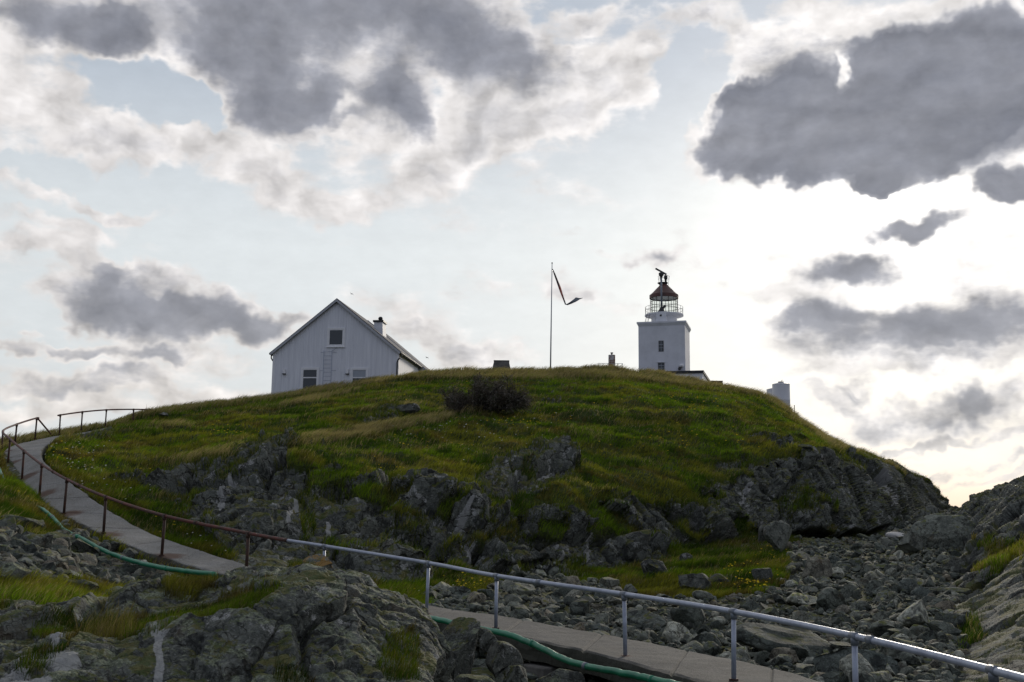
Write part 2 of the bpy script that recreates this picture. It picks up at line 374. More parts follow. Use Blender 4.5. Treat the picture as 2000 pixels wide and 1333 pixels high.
def rock_nodes(g, co, light=1.0, white=0.60, moss=0.5, scale=1.0, orange=True, cap=0.0):
    n1 = g.noise(co, 0.9 * scale, 8, 0.68); n2 = g.noise(co, 4.5 * scale, 8, 0.72, 0.4); n3 = g.noise(co, 22 * scale, 5, 0.7)
    f = g.m('ADD', g.m('MULTIPLY', n1, 0.5), g.m('MULTIPLY', n2, 0.5))
    col = g.ramp(f, [(0.36, (0.035 * light, 0.038 * light, 0.035 * light)), (0.47, (0.088 * light, 0.094 * light, 0.080 * light)),
                     (0.55, (0.140 * light, 0.148 * light, 0.126 * light)), (0.66, (0.23 * light, 0.235 * light, 0.20 * light))])
    col = g.mix(g.m('MULTIPLY', g.mr(n3, 0.5, 0.72), 0.55), col, (0.30 * light, 0.31 * light, 0.29 * light))
    # black lichen
    bl = g.noise(co, 2.1 * scale, 9, 0.75, 0.5); col = g.mix(g.m('MULTIPLY', g.mr(bl, 0.50, 0.60), 0.85), col, (0.022, 0.024, 0.022))
    # joints: dark dirt-filled cracks between the blocks
    vo = g.n('ShaderNodeTexVoronoi', feature='DISTANCE_TO_EDGE'); wv = g.vm('ADD', g.vm('MULTIPLY', co, (1, 1, 1.3)), g.vm('SCALE', g.noise(co, 1.6 * scale, 3, 0.6, out='Color'), 0.9 / scale)); g.put(vo.inputs['Vector'], wv); vo.inputs['Scale'].default_value = 1.15 * scale
    ck = g.mr(vo.outputs['Distance'], 0.0, 0.045, 1.0, 0.0); ck = g.m('MULTIPLY', ck, g.mr(n1, 0.40, 0.56))
    col = g.mix(g.m('MULTIPLY', ck, 0.8), col, (0.022, 0.020, 0.014))
    vo2 = g.n('ShaderNodeTexVoronoi', feature='DISTANCE_TO_EDGE'); g.put(vo2.inputs['Vector'], g.vm('MULTIPLY', wv, (1, 1, 1.6))); vo2.inputs['Scale'].default_value = 3.4 * scale
    ck2 = g.m('MULTIPLY', g.mr(vo2.outputs['Distance'], 0.0, 0.06, 1.0, 0.0), g.mr(n2, 0.44, 0.54)); col = g.mix(g.m('MULTIPLY', ck2, 0.6), col, (0.025, 0.024, 0.018)); ck = g.m('MAXIMUM', ck, g.m('MULTIPLY', ck2, 0.6))
    # white crust lichen and quartz
    wl = g.noise(g.vm('ADD', co, (31, 7, 3)), 1.7 * scale, 10, 0.78, 0.3)
    wm = g.m('MULTIPLY', g.mr(wl, white, white + 0.035), g.mr(n3, 0.35, 0.5))
    col = g.mix(g.m('MULTIPLY', wm, 0.85), col, (0.43, 0.43, 0.41))
    # brown stains
    br = g.noise(g.vm('ADD', co, (5, 17, 9)), 0.8 * scale, 6, 0.7); col = g.mix(g.m('MULTIPLY', g.mr(br, 0.56, 0.7), 0.5), col, (0.10, 0.075, 0.045))
    if orange:
        og = g.noise(g.vm('ADD', co, (51, 27, 13)), 1.3 * scale, 8, 0.75); col = g.mix(g.m('MULTIPLY', g.mr(og, 0.70, 0.73), 0.8), col, (0.32, 0.14, 0.02))
    # moss on the ledges
    nz = g.sep(g.n('ShaderNodeNewGeometry').outputs['Normal'])[2]
    ms = g.noise(g.vm('ADD', co, (3, 57, 19)), 1.9 * scale, 7, 0.7)
    mm = g.mr(g.m('ADD', ms, g.m('MULTIPLY', nz, 0.22)), 0.70 - 0.14 * moss, 0.78 - 0.14 * moss)
    if cap:
        cn = g.noise(g.vm('ADD', co, (13, 3, 41)), 2.6, 9, 0.75)
        col = g.mix(g.m('MULTIPLY', g.mr(g.m('ADD', cn, g.m('MULTIPLY', nz, 0.20)), 0.63, 0.72), cap), col, g.mix(g.mr(n3, 0.4, 0.6), (0.12, 0.14, 0.085), (0.30, 0.33, 0.22)))
    mcol = g.mix(g.mr(n2, 0.4, 0.6), (0.060, 0.080, 0.018), (0.13, 0.12, 0.035))
    col = g.mix(g.m('MULTIPLY', mm, 0.9), col, mcol)
    h = g.m('ADD', g.m('MULTIPLY', g.m('SUBTRACT', n2, g.m('MULTIPLY', ck, 0.5)), 1.0), g.m('ADD', g.m('MULTIPLY', n3, 0.35), g.m('MULTIPLY', n1, 0.6)))
    return col, h, mm
def make_rock(name, light=1.0, white=0.60, moss=0.5, scale=1.0, orange=True, bs=0.9, bd=0.12, rnd=False, objco=False, cap=0.0):
    m, g, b, out = mat(name)
    t = g.n('ShaderNodeTexCoord')
    co = t.outputs['Object'] if objco else g.n('ShaderNodeNewGeometry').outputs['Position']
    if objco:
        rr = g.n('ShaderNodeObjectInfo').outputs['Random']; co = g.vm('ADD', co, g.xyz(g.m('MULTIPLY', rr, 37.0), g.m('MULTIPLY', rr, 91.0), 0.0))
    col, h, mm = rock_nodes(g, co, light, white, moss, scale, orange, cap)
    if rnd:
        rr = g.n('ShaderNodeObjectInfo').outputs['Random']; tt = g.m('FRACT', g.m('ADD', rr, attr(g, 'tint')))
        col = g.mix(1.0, col, g.ramp(tt, [(0, (0.50, 0.54, 0.52)), (0.3, (0.85, 0.90, 0.86)), (0.55, (1.2, 1.2, 1.12)), (0.72, (0.9, 0.98, 1.0)), (0.82, (1.35, 1.12, 0.95)), (0.93, (1.9, 1.85, 1.75)), (1.0, (2.8, 2.7, 2.55))]), 'MULTIPLY')
    vq = attr(g, 'vein'); col = g.mix(g.m('MULTIPLY', g.mr(g.m('ADD', vq, g.m('MULTIPLY', g.m('SUBTRACT', h, 1.0), 0.5)), 0.4, 0.6), 0.85), col, (0.40, 0.40, 0.385))
    g.put(b.inputs['Base Color'], col); b.inputs['Roughness'].default_value = 0.85
    b.inputs['Specular IOR Level'].default_value = 0.3
    bump(g, b, h, bs, bd); return m
M_ROCK = make_rock('rock_gneiss', 1.0, 0.57, 0.5, 1.0)
M_FROCK = make_rock('rock_lichen', 1.12, 0.585, 0.30, 1.7, bd=0.06, cap=.8)
M_RROCK = make_rock('rock_pale', 1.25, 0.64, 0.25, 1.0, bd=0.10)
M_STONE = make_rock('beach_stone', 1.15, 0.68, 0.0, 1.6, orange=False, bs=0.6, bd=0.04, rnd=True, objco=True)

def make_ground():
    m, g, b, out = mat('turf_and_rock'); co = g.n('ShaderNodeNewGeometry').outputs['Position']
    col, h, mm = rock_nodes(g, co, 1.15, 0.565, 0.4, 1.0)
    n = g.noise(co, 1.2, 7, 0.7); n2 = g.noise(co, 14, 4, 0.7)
    gc = g.ramp(g.m('ADD', g.m('MULTIPLY', n, 0.6), g.m('MULTIPLY', n2, 0.4)),
                [(0.35, (0.020, 0.026, 0.006)), (0.5, (0.042, 0.060, 0.010)), (0.62, (0.080, 0.085, 0.022)), (0.72, (0.06, 0.045, 0.022))])
    gm = attr(g, 'grass'); vq = attr(g, 'vein'); col = g.mix(g.m('MULTIPLY', g.mr(g.m('ADD', vq, g.m('MULTIPLY', g.m('SUBTRACT', h, 1.0), 0.5)), 0.4, 0.6), 0.8), col, (0.38, 0.38, 0.365))
    g.put(b.inputs['Base Color'], g.mix(g.mr(g.m('ADD', gm, g.m('MULTIPLY', g.m('SUBTRACT', n2, 0.5), 0.5)), 0.4, 0.6), col, gc))
    b.inputs['Roughness'].default_value = 0.9; b.inputs['Specular IOR Level'].default_value = 0.2
    bump(g, b, h, 0.9, 0.12); return m
M_GROUND = make_ground()

def make_leaf(name, transl=0.35, rough=0.6):
    m, g, b, out = mat(name); c = attr(g, 'col', 'Color')
    g.put(b.inputs['Base Color'], c); b.inputs['Roughness'].default_value = rough; b.inputs['Specular IOR Level'].default_value = 0.08
    t = g.n('ShaderNodeBsdfTranslucent'); g.put(t.inputs[0], g.vm('MULTIPLY', c, (1.3, 1.35, 0.7)))
    mx = g.n('ShaderNodeMixShader'); mx.inputs[0].default_value = transl
    g.nt.links.new(b.outputs[0], mx.inputs[1]); g.nt.links.new(t.outputs[0], mx.inputs[2]); g.nt.links.new(mx.outputs[0], out.inputs[0])
    return m
M_BLADE = make_leaf('grass_blades')
M_TWIG = make_leaf('shrub_twigs', 0.05, 0.9)

def simple(name, col, rough=0.6, metal=0.0, var=0.15, nscale=6.0, bd=0.0, spec=0.4):
    m, g, b, out = mat(name); co = g.n('ShaderNodeTexCoord').outputs['Object']
    n = g.noise(co, nscale, 6, 0.65)
    lo = tuple(c * (1 - var * 2) for c in col); hi = tuple(min(1, c * (1 + var)) for c in col)
    g.put(b.inputs['Base Color'], g.ramp(n, [(0.3, lo), (0.55, col), (0.75, hi)]))
    b.inputs['Roughness'].default_value = rough; b.inputs['Metallic'].default_value = metal; b.inputs['Specular IOR Level'].default_value = spec
    if bd: bump(g, b, n, 0.6, bd)
    return m
def worn(name, c1, c2, lo, hi, scale, rough=0.6, metal=0.0, bd=0.003):
    m, g, b, out = mat(name); co = g.n('ShaderNodeNewGeometry').outputs['Position']
    n = g.noise(co, scale, 8, 0.7); g.put(b.inputs['Base Color'], g.mix(g.mr(n, lo, hi), c1, c2))
    b.inputs['Roughness'].default_value = rough; b.inputs['Metallic'].default_value = metal; bump(g, b, n, 0.5, bd); return m
M_RUST = worn('rusty_red_paint', (0.13, 0.030, 0.020), (0.055, 0.028, 0.018), 0.42, 0.6, 6.0, 0.7)
M_RUSTD = worn('rusty_iron', (0.045, 0.024, 0.017), (0.10, 0.040, 0.022), 0.45, 0.65, 8.0, 0.8)
M_GALV = worn('galvanised_steel', (0.38, 0.42, 0.50), (0.28, 0.31, 0.38), 0.4, 0.65, 5.0, 0.45, 0.25)
M_GALVD = worn('galvanised_fitting', (0.20, 0.225, 0.26), (0.14, 0.155, 0.18), 0.4, 0.65, 12.0, 0.5, 0.3)
M_HOSE = worn('green_hose_plastic', (0.008, 0.20, 0.10), (0.006, 0.14, 0.075), 0.4, 0.65, 3.0, 0.42)
M_WHITE = simple('white_paint', (0.74, 0.75, 0.78), 0.6, var=0.05, nscale=1.2)
M_TRIM = simple('white_trim', (0.78, 0.78, 0.79), 0.5, var=0.03)
M_ROOF = simple('roof_edge_board', (0.42, 0.43, 0.45), 0.7, var=0.06)
M_SLATE = simple('roof_slate', (0.10, 0.10, 0.11), 0.8, var=0.2, nscale=2)
M_DARK = simple('black_metal', (0.025, 0.026, 0.028), 0.5, var=0.1)
M_DIRON = simple('dark_grey_iron', (0.06, 0.06, 0.062), 0.6, var=0.15)
M_REDROOF = worn('red_lantern_roof', (0.11, 0.042, 0.034), (0.07, 0.034, 0.028), 0.4, 0.65, 2.0, 0.55)
M_CONC = simple('old_concrete', (0.17, 0.16, 0.145), 0.9, var=0.28, nscale=3.5, bd=0.03)
M_TOWER = simple('tower_plaster', (0.66, 0.67, 0.71), 0.75, var=0.08, nscale=0.8, bd=0.01)
M_TANK = simple('tank_paint', (0.62, 0.63, 0.67), 0.5, var=0.05, nscale=1.0)
M_BLIND = simple('window_blind', (0.33, 0.36, 0.40), 0.8, var=0.03)
m, g, b, out = mat('window_glass'); b.inputs['Base Color'].default_value = (0.03, 0.035, 0.042, 1); b.inputs['Roughness'].default_value = 0.06
M_GLASS = m
m, g, b, out = mat('lantern_glass')
tr = g.n('ShaderNodeBsdfTransparent'); tr.inputs[0].default_value = (0.93, 0.95, 0.93, 1); gl = g.n('ShaderNodeBsdfGlossy'); gl.inputs['Roughness'].default_value = 0.03
mx = g.n('ShaderNodeMixShader'); mx.inputs[0].default_value = 0.07
g.nt.links.new(tr.outputs[0], mx.inputs[1]); g.nt.links.new(gl.outputs[0], mx.inputs[2]); g.nt.links.new(mx.outputs[0], out.inputs[0])
M_CLEAR = m
def make_clad():
    m, g, b, out = mat('vertical_board_cladding'); co = g.n('ShaderNodeTexCoord').outputs['Object']
    n = g.noise(g.vm('MULTIPLY', co, (6, 6, 0.5)), 1.0, 5, 0.6)
    bx = g.m('FLOOR', g.m('MULTIPLY', g.sep(co)[0], 5.2)); wn = g.n('ShaderNodeTexWhiteNoise', noise_dimensions='1D'); g.put(wn.inputs['W'], bx)
    c = g.mix(g.mr(n, 0.35, 0.75), (0.70, 0.71, 0.75), (0.80, 0.81, 0.84)); c = g.mix(g.m('MULTIPLY', wn.outputs[0], 0.13), c, (0.35, 0.36, 0.40))
    g.put(b.inputs['Base Color'], c); b.inputs['Roughness'].default_value = 0.6; return m
M_CLAD = make_clad()
def make_path():
    m, g, b, out = mat('path_concrete'); co = g.n('ShaderNodeNewGeometry').outputs['Position']
    n = g.noise(co, 1.1, 7, 0.65); n2 = g.noise(co, 30, 6, 0.8); n3 = g.noise(g.vm('ADD', co, (9, 4, 2)), 2.4, 7, 0.75)
    c = g.ramp(n, [(0.35, (0.070, 0.067, 0.057)), (0.52, (0.095, 0.092, 0.083)), (0.7, (0.125, 0.122, 0.114))])
    c = g.mix(g.mr(n2, 0.45, 0.72), c, (0.17, 0.17, 0.16)); c = g.mix(g.mr(n2, 0.5, 0.28), c, (0.05, 0.048, 0.042))
    c = g.mix(g.m('MULTIPLY', g.mr(n3, 0.58, 0.68), 0.55), c, (0.07, 0.055, 0.035))
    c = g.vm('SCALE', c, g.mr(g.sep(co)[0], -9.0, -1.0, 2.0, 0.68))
    rs = attr(g, 'rust'); c = g.mix(g.m('MULTIPLY', g.mr(g.m('ADD', rs, g.m('MULTIPLY', g.m('SUBTRACT', n3, 0.5), 0.9)), 0.35, 0.9), 0.85), c, (0.085, 0.038, 0.018))
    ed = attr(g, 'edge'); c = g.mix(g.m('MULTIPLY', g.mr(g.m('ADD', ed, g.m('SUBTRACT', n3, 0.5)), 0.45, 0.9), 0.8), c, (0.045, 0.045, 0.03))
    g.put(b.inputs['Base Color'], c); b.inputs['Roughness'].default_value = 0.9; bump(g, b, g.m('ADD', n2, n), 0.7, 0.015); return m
M_PATH = make_path()
def make_water():
    m, g, b, out = mat('sea_water'); co = g.n('ShaderNodeNewGeometry').outputs['Position']
    b.inputs['Base Color'].default_value = (0.02, 0.035, 0.045, 1); b.inputs['Roughness'].default_value = 0.15
    bump(g, b, g.noise(co, 0.5, 5, 0.6), 0.5, 0.3); return m
M_SEA = make_water()

# ================================================================ TERRAIN
# one ground sheet, lofted from the foot of the camera over the shore, the knoll and down to the sea behind it
def ctrl(pts): return [list(map(float, P(a, b, c))) for a, b, c in pts]
NC, U0, U1 = 1560, -700.0, 2700.0
U = np.linspace(U0, U1, NC)
def gsm(a, s):
    k = np.arange(-3 * s, 3 * s + 1); w = np.exp(-0.5 * (k / s) ** 2); w /= w.sum()
    return np.convolve(np.pad(a, 3 * s, 'edge'), w, 'valid')
def cur(pts, mode='py', sm=9):
    """control points (px, py or z, d) -> py and log d for every column"""
    pts = sorted(pts); x = [p[0] for p in pts]
    v = np.interp(U, x, [p[1] for p in pts]); d = np.interp(U, x, [p[2] for p in pts])
    v = gsm(v, sm); d = gsm(d, sm)
    if mode == 'z': v = PYZ(U, v, d)
    return P(U, v, d)
TC = []      # (points, rows up to the next one)
def flat(z, d): return [(-700, z, d), (2700, z, d)]
TC.append((cur(flat(-1.9, 1.5), 'z'), 6))
TC.append((cur(flat(-2.3, 6), 'z'), 14))
TC.append((cur([(-700, -2.3, 13), (700, -2.6, 12), (1000, -2.7, 12), (1400, -2.7, 10), (1700, -2.7, 8.5), (2700, -2.4, 8)], 'z'), 60))
TC.append((cur([(-700, -.9, 21), (0, -1.25, 18), (200, -1.5, 18), (400, -1.9, 18), (850, -2.3, 17), (1000, -2.5, 16), (1217, -2.6, 14), (1450, -2.6, 12), (1700, -2.6, 9.8), (2700, -2, 9)], 'z'), 60))
TC.append((cur([(-700, .7, 28), (-100, .40, 27.5), (0, .15, 27.2), (50, .0, 27.5), (100, -.40, 27.0), (160, -.95, 26), (250, -1.3, 25), (330, -1.5, 24), (480, -1.8, 22), (850, -2.1, 19.5), (1000, -2.3, 17.4), (1217, -2.4, 15.0), (1450, -2.5, 12.8), (1700, -2.5, 10.4), (2700, -1.8, 9.6)], 'z'), 60))
TC.append((cur([(-700, 1.3, 38.5), (-60, 1.5, 38.5), (0, 1.65, 38.6), (14, 1.62, 38.2), (40, 1.15, 36), (74, .62, 33.6), (122, .06, 31.1), (198, -.5, 28.6), (312, -1.0, 26.2), (474, -1.4, 24.2), (624, -1.7, 22.2), (826, -2.0, 20), (960, -2.2, 18), (1200, -2.4, 15.4), (1395, -2.5, 13.1), (1620, -2.5, 10.8), (1880, -2.3, 10.2), (2700, -1.7, 10.2)], 'z', 4), 50))
# under the path's far edge
TC.append((cur([(-700, 1.9, 41), (-60, 2.0, 41), (0, 2.6, 42), (60, 2.25, 39.5), (84, 1.9, 38), (105, 1.62, 36), (171, .80, 33.5), (240, .05, 31.2), (300, -.35, 30), (360, -.58, 28.6), (480, -1.02, 25.6), (850, -1.72, 22.4), (1000, -1.80, 21), (1217, -1.95, 18.6), (1410, -2.02, 16.6), (1630, -2.02, 13.9), (1900, -1.9, 12), (2700, -1.2, 12)], 'z', 5), 90))
# foot of the crag / far edge of the stony beach
TC.append((cur([(-700, 1020, 44), (-60, 930, 45), (0, 885, 45), (60, 878, 43), (100, 890, 40.5), (150, 930, 37), (240, 985, 33.5), (300, 1018, 32), (360, 1040, 31), (480, 1090, 27.5), (560, 1108, 27.5), (700, 1118, 28.5), (850, 1132, 30), (1000, 1128, 33), (1100, 1122, 35.5), (1200, 1108, 38), (1300, 1090, 41), (1400, 1068, 45), (1500, 1050, 49), (1600, 1056, 50), (1700, 1056, 53), (1745, 1035, 57), (1800, 1012, 68), (1850, 1006, 80), (1950, 1000, 85), (2700, 990, 90)]), 200))
# top of the crag, lower edge of the turf
TC.append((cur([(-700, 1010, 47), (-60, 925, 47), (0, 880, 47), (60, 872, 45), (100, 876, 42.5), (150, 910, 40), (240, 940, 39), (300, 945, 39), (360, 935, 38.5), (450, 908, 38.5), (600, 880, 39.5), (700, 905, 38), (850, 935, 37.5), (950, 950, 38.5), (1100, 965, 40.5), (1200, 975, 43), (1300, 968, 46), (1400, 945, 49), (1500, 898, 52), (1600, 885, 54), (1680, 915, 57), (1745, 955, 63), (1800, 975, 73), (1850, 998, 85), (1950, 1010, 90), (2700, 1000, 95)]), 140))
TC.append((cur([(-700, 990, 50), (-60, 918, 49), (0, 875, 49.5), (60, 868, 47.5), (110, 866, 46), (150, 868, 46), (240, 862, 49), (300, 850, 51), (450, 840, 52), (600, 832, 52.5), (800, 820, 54), (1000, 820, 55), (1200, 820, 58), (1400, 822, 60), (1550, 842, 63), (1650, 882, 68), (1750, 915, 74), (1800, 950, 81), (1846, 1000, 92), (1950, 1015, 95), (2700, 1005, 100)]), 150))
# skyline
CREST = [(-700, 970, 54), (-60, 915, 52), (0, 873, 53), (40, 862, 53), (80, 854, 53), (130, 847, 55), (200, 834, 58), (250, 818, 60), (290, 808, 62), (325, 802, 64), (400, 790, 67), (532, 775, 73), (650, 757, 75), (780, 736, 77), (830, 731, 78), (900, 725, 78), (960, 723, 78), (1075, 724, 80), (1180, 720, 82), (1250, 726, 83), (1350, 744, 84), (1400, 752, 84), (1480, 769, 84), (1520, 789, 84), (1555, 817, 84), (1610, 858, 84), (1650, 880, 84), (1690, 884, 86), (1740, 905, 87), (1790, 942, 90), (1846, 1001, 96), (1880, 1022, 100), (2000, 1030, 104), (2700, 1020, 110)]
TC.append((cur(CREST, 'py', 5), 60))
c8 = TC[-1][0]
def lift(c, dz, dd):
    q = c + c / np.linalg.norm(c[:, :2], axis=1, keepdims=True) * dd; q[:, 2] = c[:, 2] + dz; return q
TC.append((lift(c8, -1.2, 9), 24)); TC.append((lift(c8, -2.0, 26), 24))
q = lift(c8, -4, 55); q[:, 2] = np.minimum(q[:, 2], 2.5) - .5; TC.append((q, 20))
q = lift(c8, -4, 90); q[:, 2] = -7.5; TC.append((q, 0))
rows = []; VP = []
for i in range(len(TC) - 1):
    a = TC[i][0]; b = TC[i + 1][0]; n = TC[i][1]
    pa = TC[i - 1][0] if i else a; nb_ = TC[i + 2][0] if i + 2 < len(TC) else b
    hermite = i in (8, 9)
    for k in range(n):
        t = k / n
        if hermite:
            m0 = (b - pa) * .5; m1 = (nb_ - a) * .5
            if i == 8: m0 = (b - a)
            if i == 9: m1 = (b - a)
            h = 2 * t ** 3 - 3 * t * t + 1; r_ = a * h + m0 * (t ** 3 - 2 * t * t + t) + b * (3 * t * t - 2 * t ** 3) + m1 * (t ** 3 - t * t)
        else: r_ = a * (1 - t) + b * t
        rows.append(r_); VP.append(i + t)
rows.append(TC[-1][0]); VP.append(len(TC) - 1.0)
T = np.stack(rows); VP = np.array(VP); NR = len(VP)
TX, TY = proj(T)
# ---- what is turf and what is bare rock
shp = T.shape[:2]; Tp = T.reshape(-1, 3).copy(); fx, fy = TX.ravel(), TY.ravel(); vp = np.repeat(VP, NC)
nz1 = fbm(Tp, 0.28, 5, 3) - .5; nz2 = fbm(Tp, 1.3, 5, 9) - .5
wx = fx + nz1 * 100 + nz2 * 30; wy = fy + (fbm(Tp, 0.33, 5, 21) - .5) * 62 + (fbm(Tp, 1.7, 4, 29) - .5) * 34
rock = np.full(len(Tp), -1.0)
def rp(poly, soft=14, s=1.0, raw=False):
    global rock
    if raw:
        m = (fx > min(p[0] for p in poly) - 60) & (fx < max(p[0] for p in poly) + 60) & (vp > 5.9); rock[m] = np.maximum(rock[m], np.clip(-polydist(fx[m] + nz2[m] * 24, fy[m] + nz1[m] * 16, poly) / soft * s, -1, 1)); return
    m = (wx > min(p[0] for p in poly) - 60) & (wx < max(p[0] for p in poly) + 60) & (wy > min(p[1] for p in poly) - 60) & (wy < max(p[1] for p in poly) + 60) & (vp > 5.9)
    d = polydist(wx[m], wy[m], poly); v = -d / soft * s
    rock[m] = np.maximum(rock[m], np.clip(v, -1, 1))
rp([(210, 938), (300, 915), (420, 905), (440, 915), (380, 955), (330, 985), (270, 960)])
rp([(330, 995), (400, 930), (480, 893), (620, 868), (668, 890), (610, 925), (640, 950), (700, 935), (820, 930), (900, 960), (960, 985), (1010, 985), (1070, 975), (1130, 960), (1150, 985), (1290, 968), (1330, 985), (1430, 945), (1460, 905), (1505, 880), (1560, 890), (1640, 885), (1700, 915), (1760, 960), (1770, 1045), (1700, 1075), (1500, 1062), (1430, 1060), (1300, 1095), (1150, 1125), (1000, 1130), (700, 1140), (480, 1120), (400, 1060)])
rp([(905, 950), (955, 903), (1040, 888), (1100, 905), (1125, 945), (1040, 965), (960, 968)], 12)
rp([(125, 862), (165, 848), (215, 838), (228, 850), (175, 868), (140, 870)], 5, 1.0, True)
rp([(1385, 905), (1440, 895), (1455, 925), (1400, 940)], 10); rp([(1470, 815), (1520, 830), (1590, 868), (1600, 890), (1540, 870)], 9, .8)
rp([(1640, 872), (1700, 878), (1790, 935), (1860, 995), (1870, 1040), (1760, 1040), (1720, 960), (1690, 925)], 14)
rp([(690, 832), (735, 808), (770, 800), (800, 812), (745, 830)], 7, .8, True); rp([(1060, 778), (1110, 768), (1120, 778), (1080, 786)], 6, .8)
rp([(560, 905), (640, 900), (700, 930), (600, 940)], 12, .7)
# ledges of turf across the crag
led = fbm(Tp * np.array([1, 1, 2.6]), 0.42, 5, 77)
gpatch = sstep(led, 0.60, 0.66)
inband = (vp > 6.9) & (fx > 560) & (fx < 1640)
rock = np.where(inband, rock - gpatch * 1.5 * sstep(fy, 1120, 1040), rock)
for (cx, cy, rx, ry) in [(660, 945, 60, 16), (1080, 985, 70, 14), (820, 1010, 45, 9), (900, 1060, 35, 8), (1010, 1030, 60, 12), (600, 1030, 14, 30), (1560, 985, 30, 26), (1600, 1050, 0.1, 0.1)]:
    e = ((wx - cx) / rx) ** 2 + ((wy - cy) / ry) ** 2; rock = np.where(vp > 6.5, rock - 1.2 * np.exp(-e * 1.2), rock)
BEACH = [(835, 1150), (930, 1172), (985, 1130), (1060, 1123), (1150, 1142), (1250, 1158), (1350, 1180), (1500, 1168), (1545, 1120), (1535, 1075), (1500, 1058), (1620, 1055), (1715, 1055), (1750, 1032), (1785, 1003), (1850, 1003), (1900, 1060), (1900, 1400), (1700, 1400), (1000, 1300), (830, 1220)]
m = (fx > 780) & (vp < 8) & (vp > 1.5)
beachx = (fx > 1840) & (vp < 9); bd = np.full(len(Tp), 200.0); bd[m] = polydist(fx[m] + nz2[m] * 40, fy[m] + nz1[m] * 24, BEACH)
beach = bd < 0
beach |= (vp < 6) & (fx > 900)
low = (vp >= 2) & (vp < 6) & (fx < 900)
lowrock = low & (wy > 1040) & (fy < 1145) & (vp < 4.95) & (fx > -50) & ((fbm(Tp, .5, 4, 5) > .36))
grass = np.clip(-rock, -1, 1) * .5 + .5
grass[beach | beachx] = 0; grass[lowrock] = 0
grass = np.where(vp < 2, 0, grass)
isrock = 1 - grass
# ================================================================ PATH
Lf = [(120, -4.0, 54), (60, 0, 0)]
# left (railing-side) edge: px, py, d of the slab's top edge
LE = [(205, 836, 57), (150, 848, 54), (100, 853, 51), (60, 862, 48.5), (28, 868, 46.5), (3, 882, 43), (14, 910, 39.5), (40, 938, 36.5), (74, 970, 34), (122, 1005, 31.5), (198, 1044, 29), (312, 1088, 26.6), (474, 1132, 24.6), (624, 1166, 22.6), (826, 1202, 20.4), (960, 1230, 18.4), (1200, 1287, 15.7), (1395, 1336, 13.4), (1620, 1404, 11.1), (1880, 1500, 8.9), (2200, 1640, 6.6)]
RE = [(262, 826, 59), (215, 838, 56), (165, 850, 52.5), (120, 858, 49), (92, 868, 45), (80, 880, 41), (82, 900, 38), (110, 922, 35.8), (165, 963, 33.4), (236, 1012, 31), (300, 1045, 29.8), (365, 1066, 28.2), (484, 1106, 25.6), (690, 1154, 23.8), (860, 1186, 22.3), (1000, 1206, 20.6), (1235, 1248, 18.0), (1420, 1283, 16.0), (1600, 1325, 13.9), (1830, 1400, 11.2), (2150, 1520, 8.4)]
def dense(pts, n):
    c = np.array(ctrl(pts)); s = np.arange(len(c)); t = np.linspace(0, len(c) - 1, n)
    r_ = np.stack([np.interp(t, s, c[:, k]) for k in range(3)], -1)
    k_ = max(1, n // len(c) // 3); return np.stack([gsm(r_[:, k], k_) for k in range(3)], -1)
NP_ = 900; EL = dense(LE, NP_); ER = dense(RE, NP_)
mid = (EL + ER) / 2; sl_ = np.r_[0, np.cumsum(np.linalg.norm(np.diff(mid, axis=0), axis=1))]
posts_xy = []

mids = (EL + ER)[::4] / 2; hwid = np.linalg.norm((EL - ER)[::4, :2], axis=1) / 2
pm = np.where((vp > 3.9) & (vp < 10.6) & (fx < 1200) & (fx > -300))[0]; pd = np.full(len(Tp), 9.0); pzz = np.zeros(len(Tp))
for c0 in range(0, len(pm), 60000):
    ii = pm[c0:c0 + 60000]; D_ = np.hypot(Tp[ii, 0][:, None] - mids[None, :, 0], Tp[ii, 1][:, None] - mids[None, :, 1]); a_ = D_.argmin(1)
    e0 = EL[::4][a_, :2]; e1 = ER[::4][a_, :2] - e0; wl_ = np.linalg.norm(e1, axis=1); s_ = ((Tp[ii, :2] - e0) * e1).sum(1) / wl_ ** 2
    pd[ii] = np.maximum(np.maximum((s_ - 1) * wl_, -s_ * wl_), D_[np.arange(len(ii)), a_] - hwid[a_] * 1.25); pzz[ii] = mids[a_, 2]
from mathutils.kdtree import KDTree
_w = np.linspace(0, 1, 17)[None, :, None]; _r = (EL[::2][:, None] * (1 - _w) + ER[::2][:, None] * _w).reshape(-1, 3); _k = KDTree(len(_r))
for i, p_ in enumerate(_r): _k.insert((p_[0], p_[1], 0), i)
_k.balance()
for i in np.where(pd < .8)[0]:
    _d = _k.find((Tp[i, 0], Tp[i, 1], 0))[2]
    if _d > .12: pd[i] = max(pd[i], _d - .05)
onpath = pd < -.03
grass[onpath] = 0
# ---- relief
N = gnormals(T).reshape(-1, 3); N *= np.sign(N[:, 2].mean())
wN = sstep(isrock, .35, .75) * (vp > 5.9)
du_ = np.linalg.norm(np.gradient(T, axis=1), axis=-1).ravel(); wst_ = np.clip(.42 / np.maximum(gsm(du_, 3), .01), 0.15, 1); wN = wN * sstep(vp, 6.9, 7.02) * (~beach)
sel = (wN > 0.01)
disp = np.zeros(len(Tp))
q = Tp[sel]
ch = facet(q, 0.26, 11, (1, 1, .7), .10) * .95 + facet(q, 0.8, 23, (1.1, 1, .7), .14) * .24 + facet(q, 2.6, 31, (1, 1, 1.4), .2) * .08 + (fbm(q, 1.6, 5, 41, .55, True) - .5) * .35
edge_fade = sstep(Tp[sel][:, 1], 24, 32)
disp[sel] = (ch * wN[sel] - .12 * wN[sel]) * edge_fade * wst_[sel] * (1 - .35 * sstep(Tp[sel][:, 0], 10, 14))
hum = (fbm(Tp, 0.55, 4, 61) - .5) * .9 + (fbm(Tp, 2.2, 3, 67) - .5) * .34
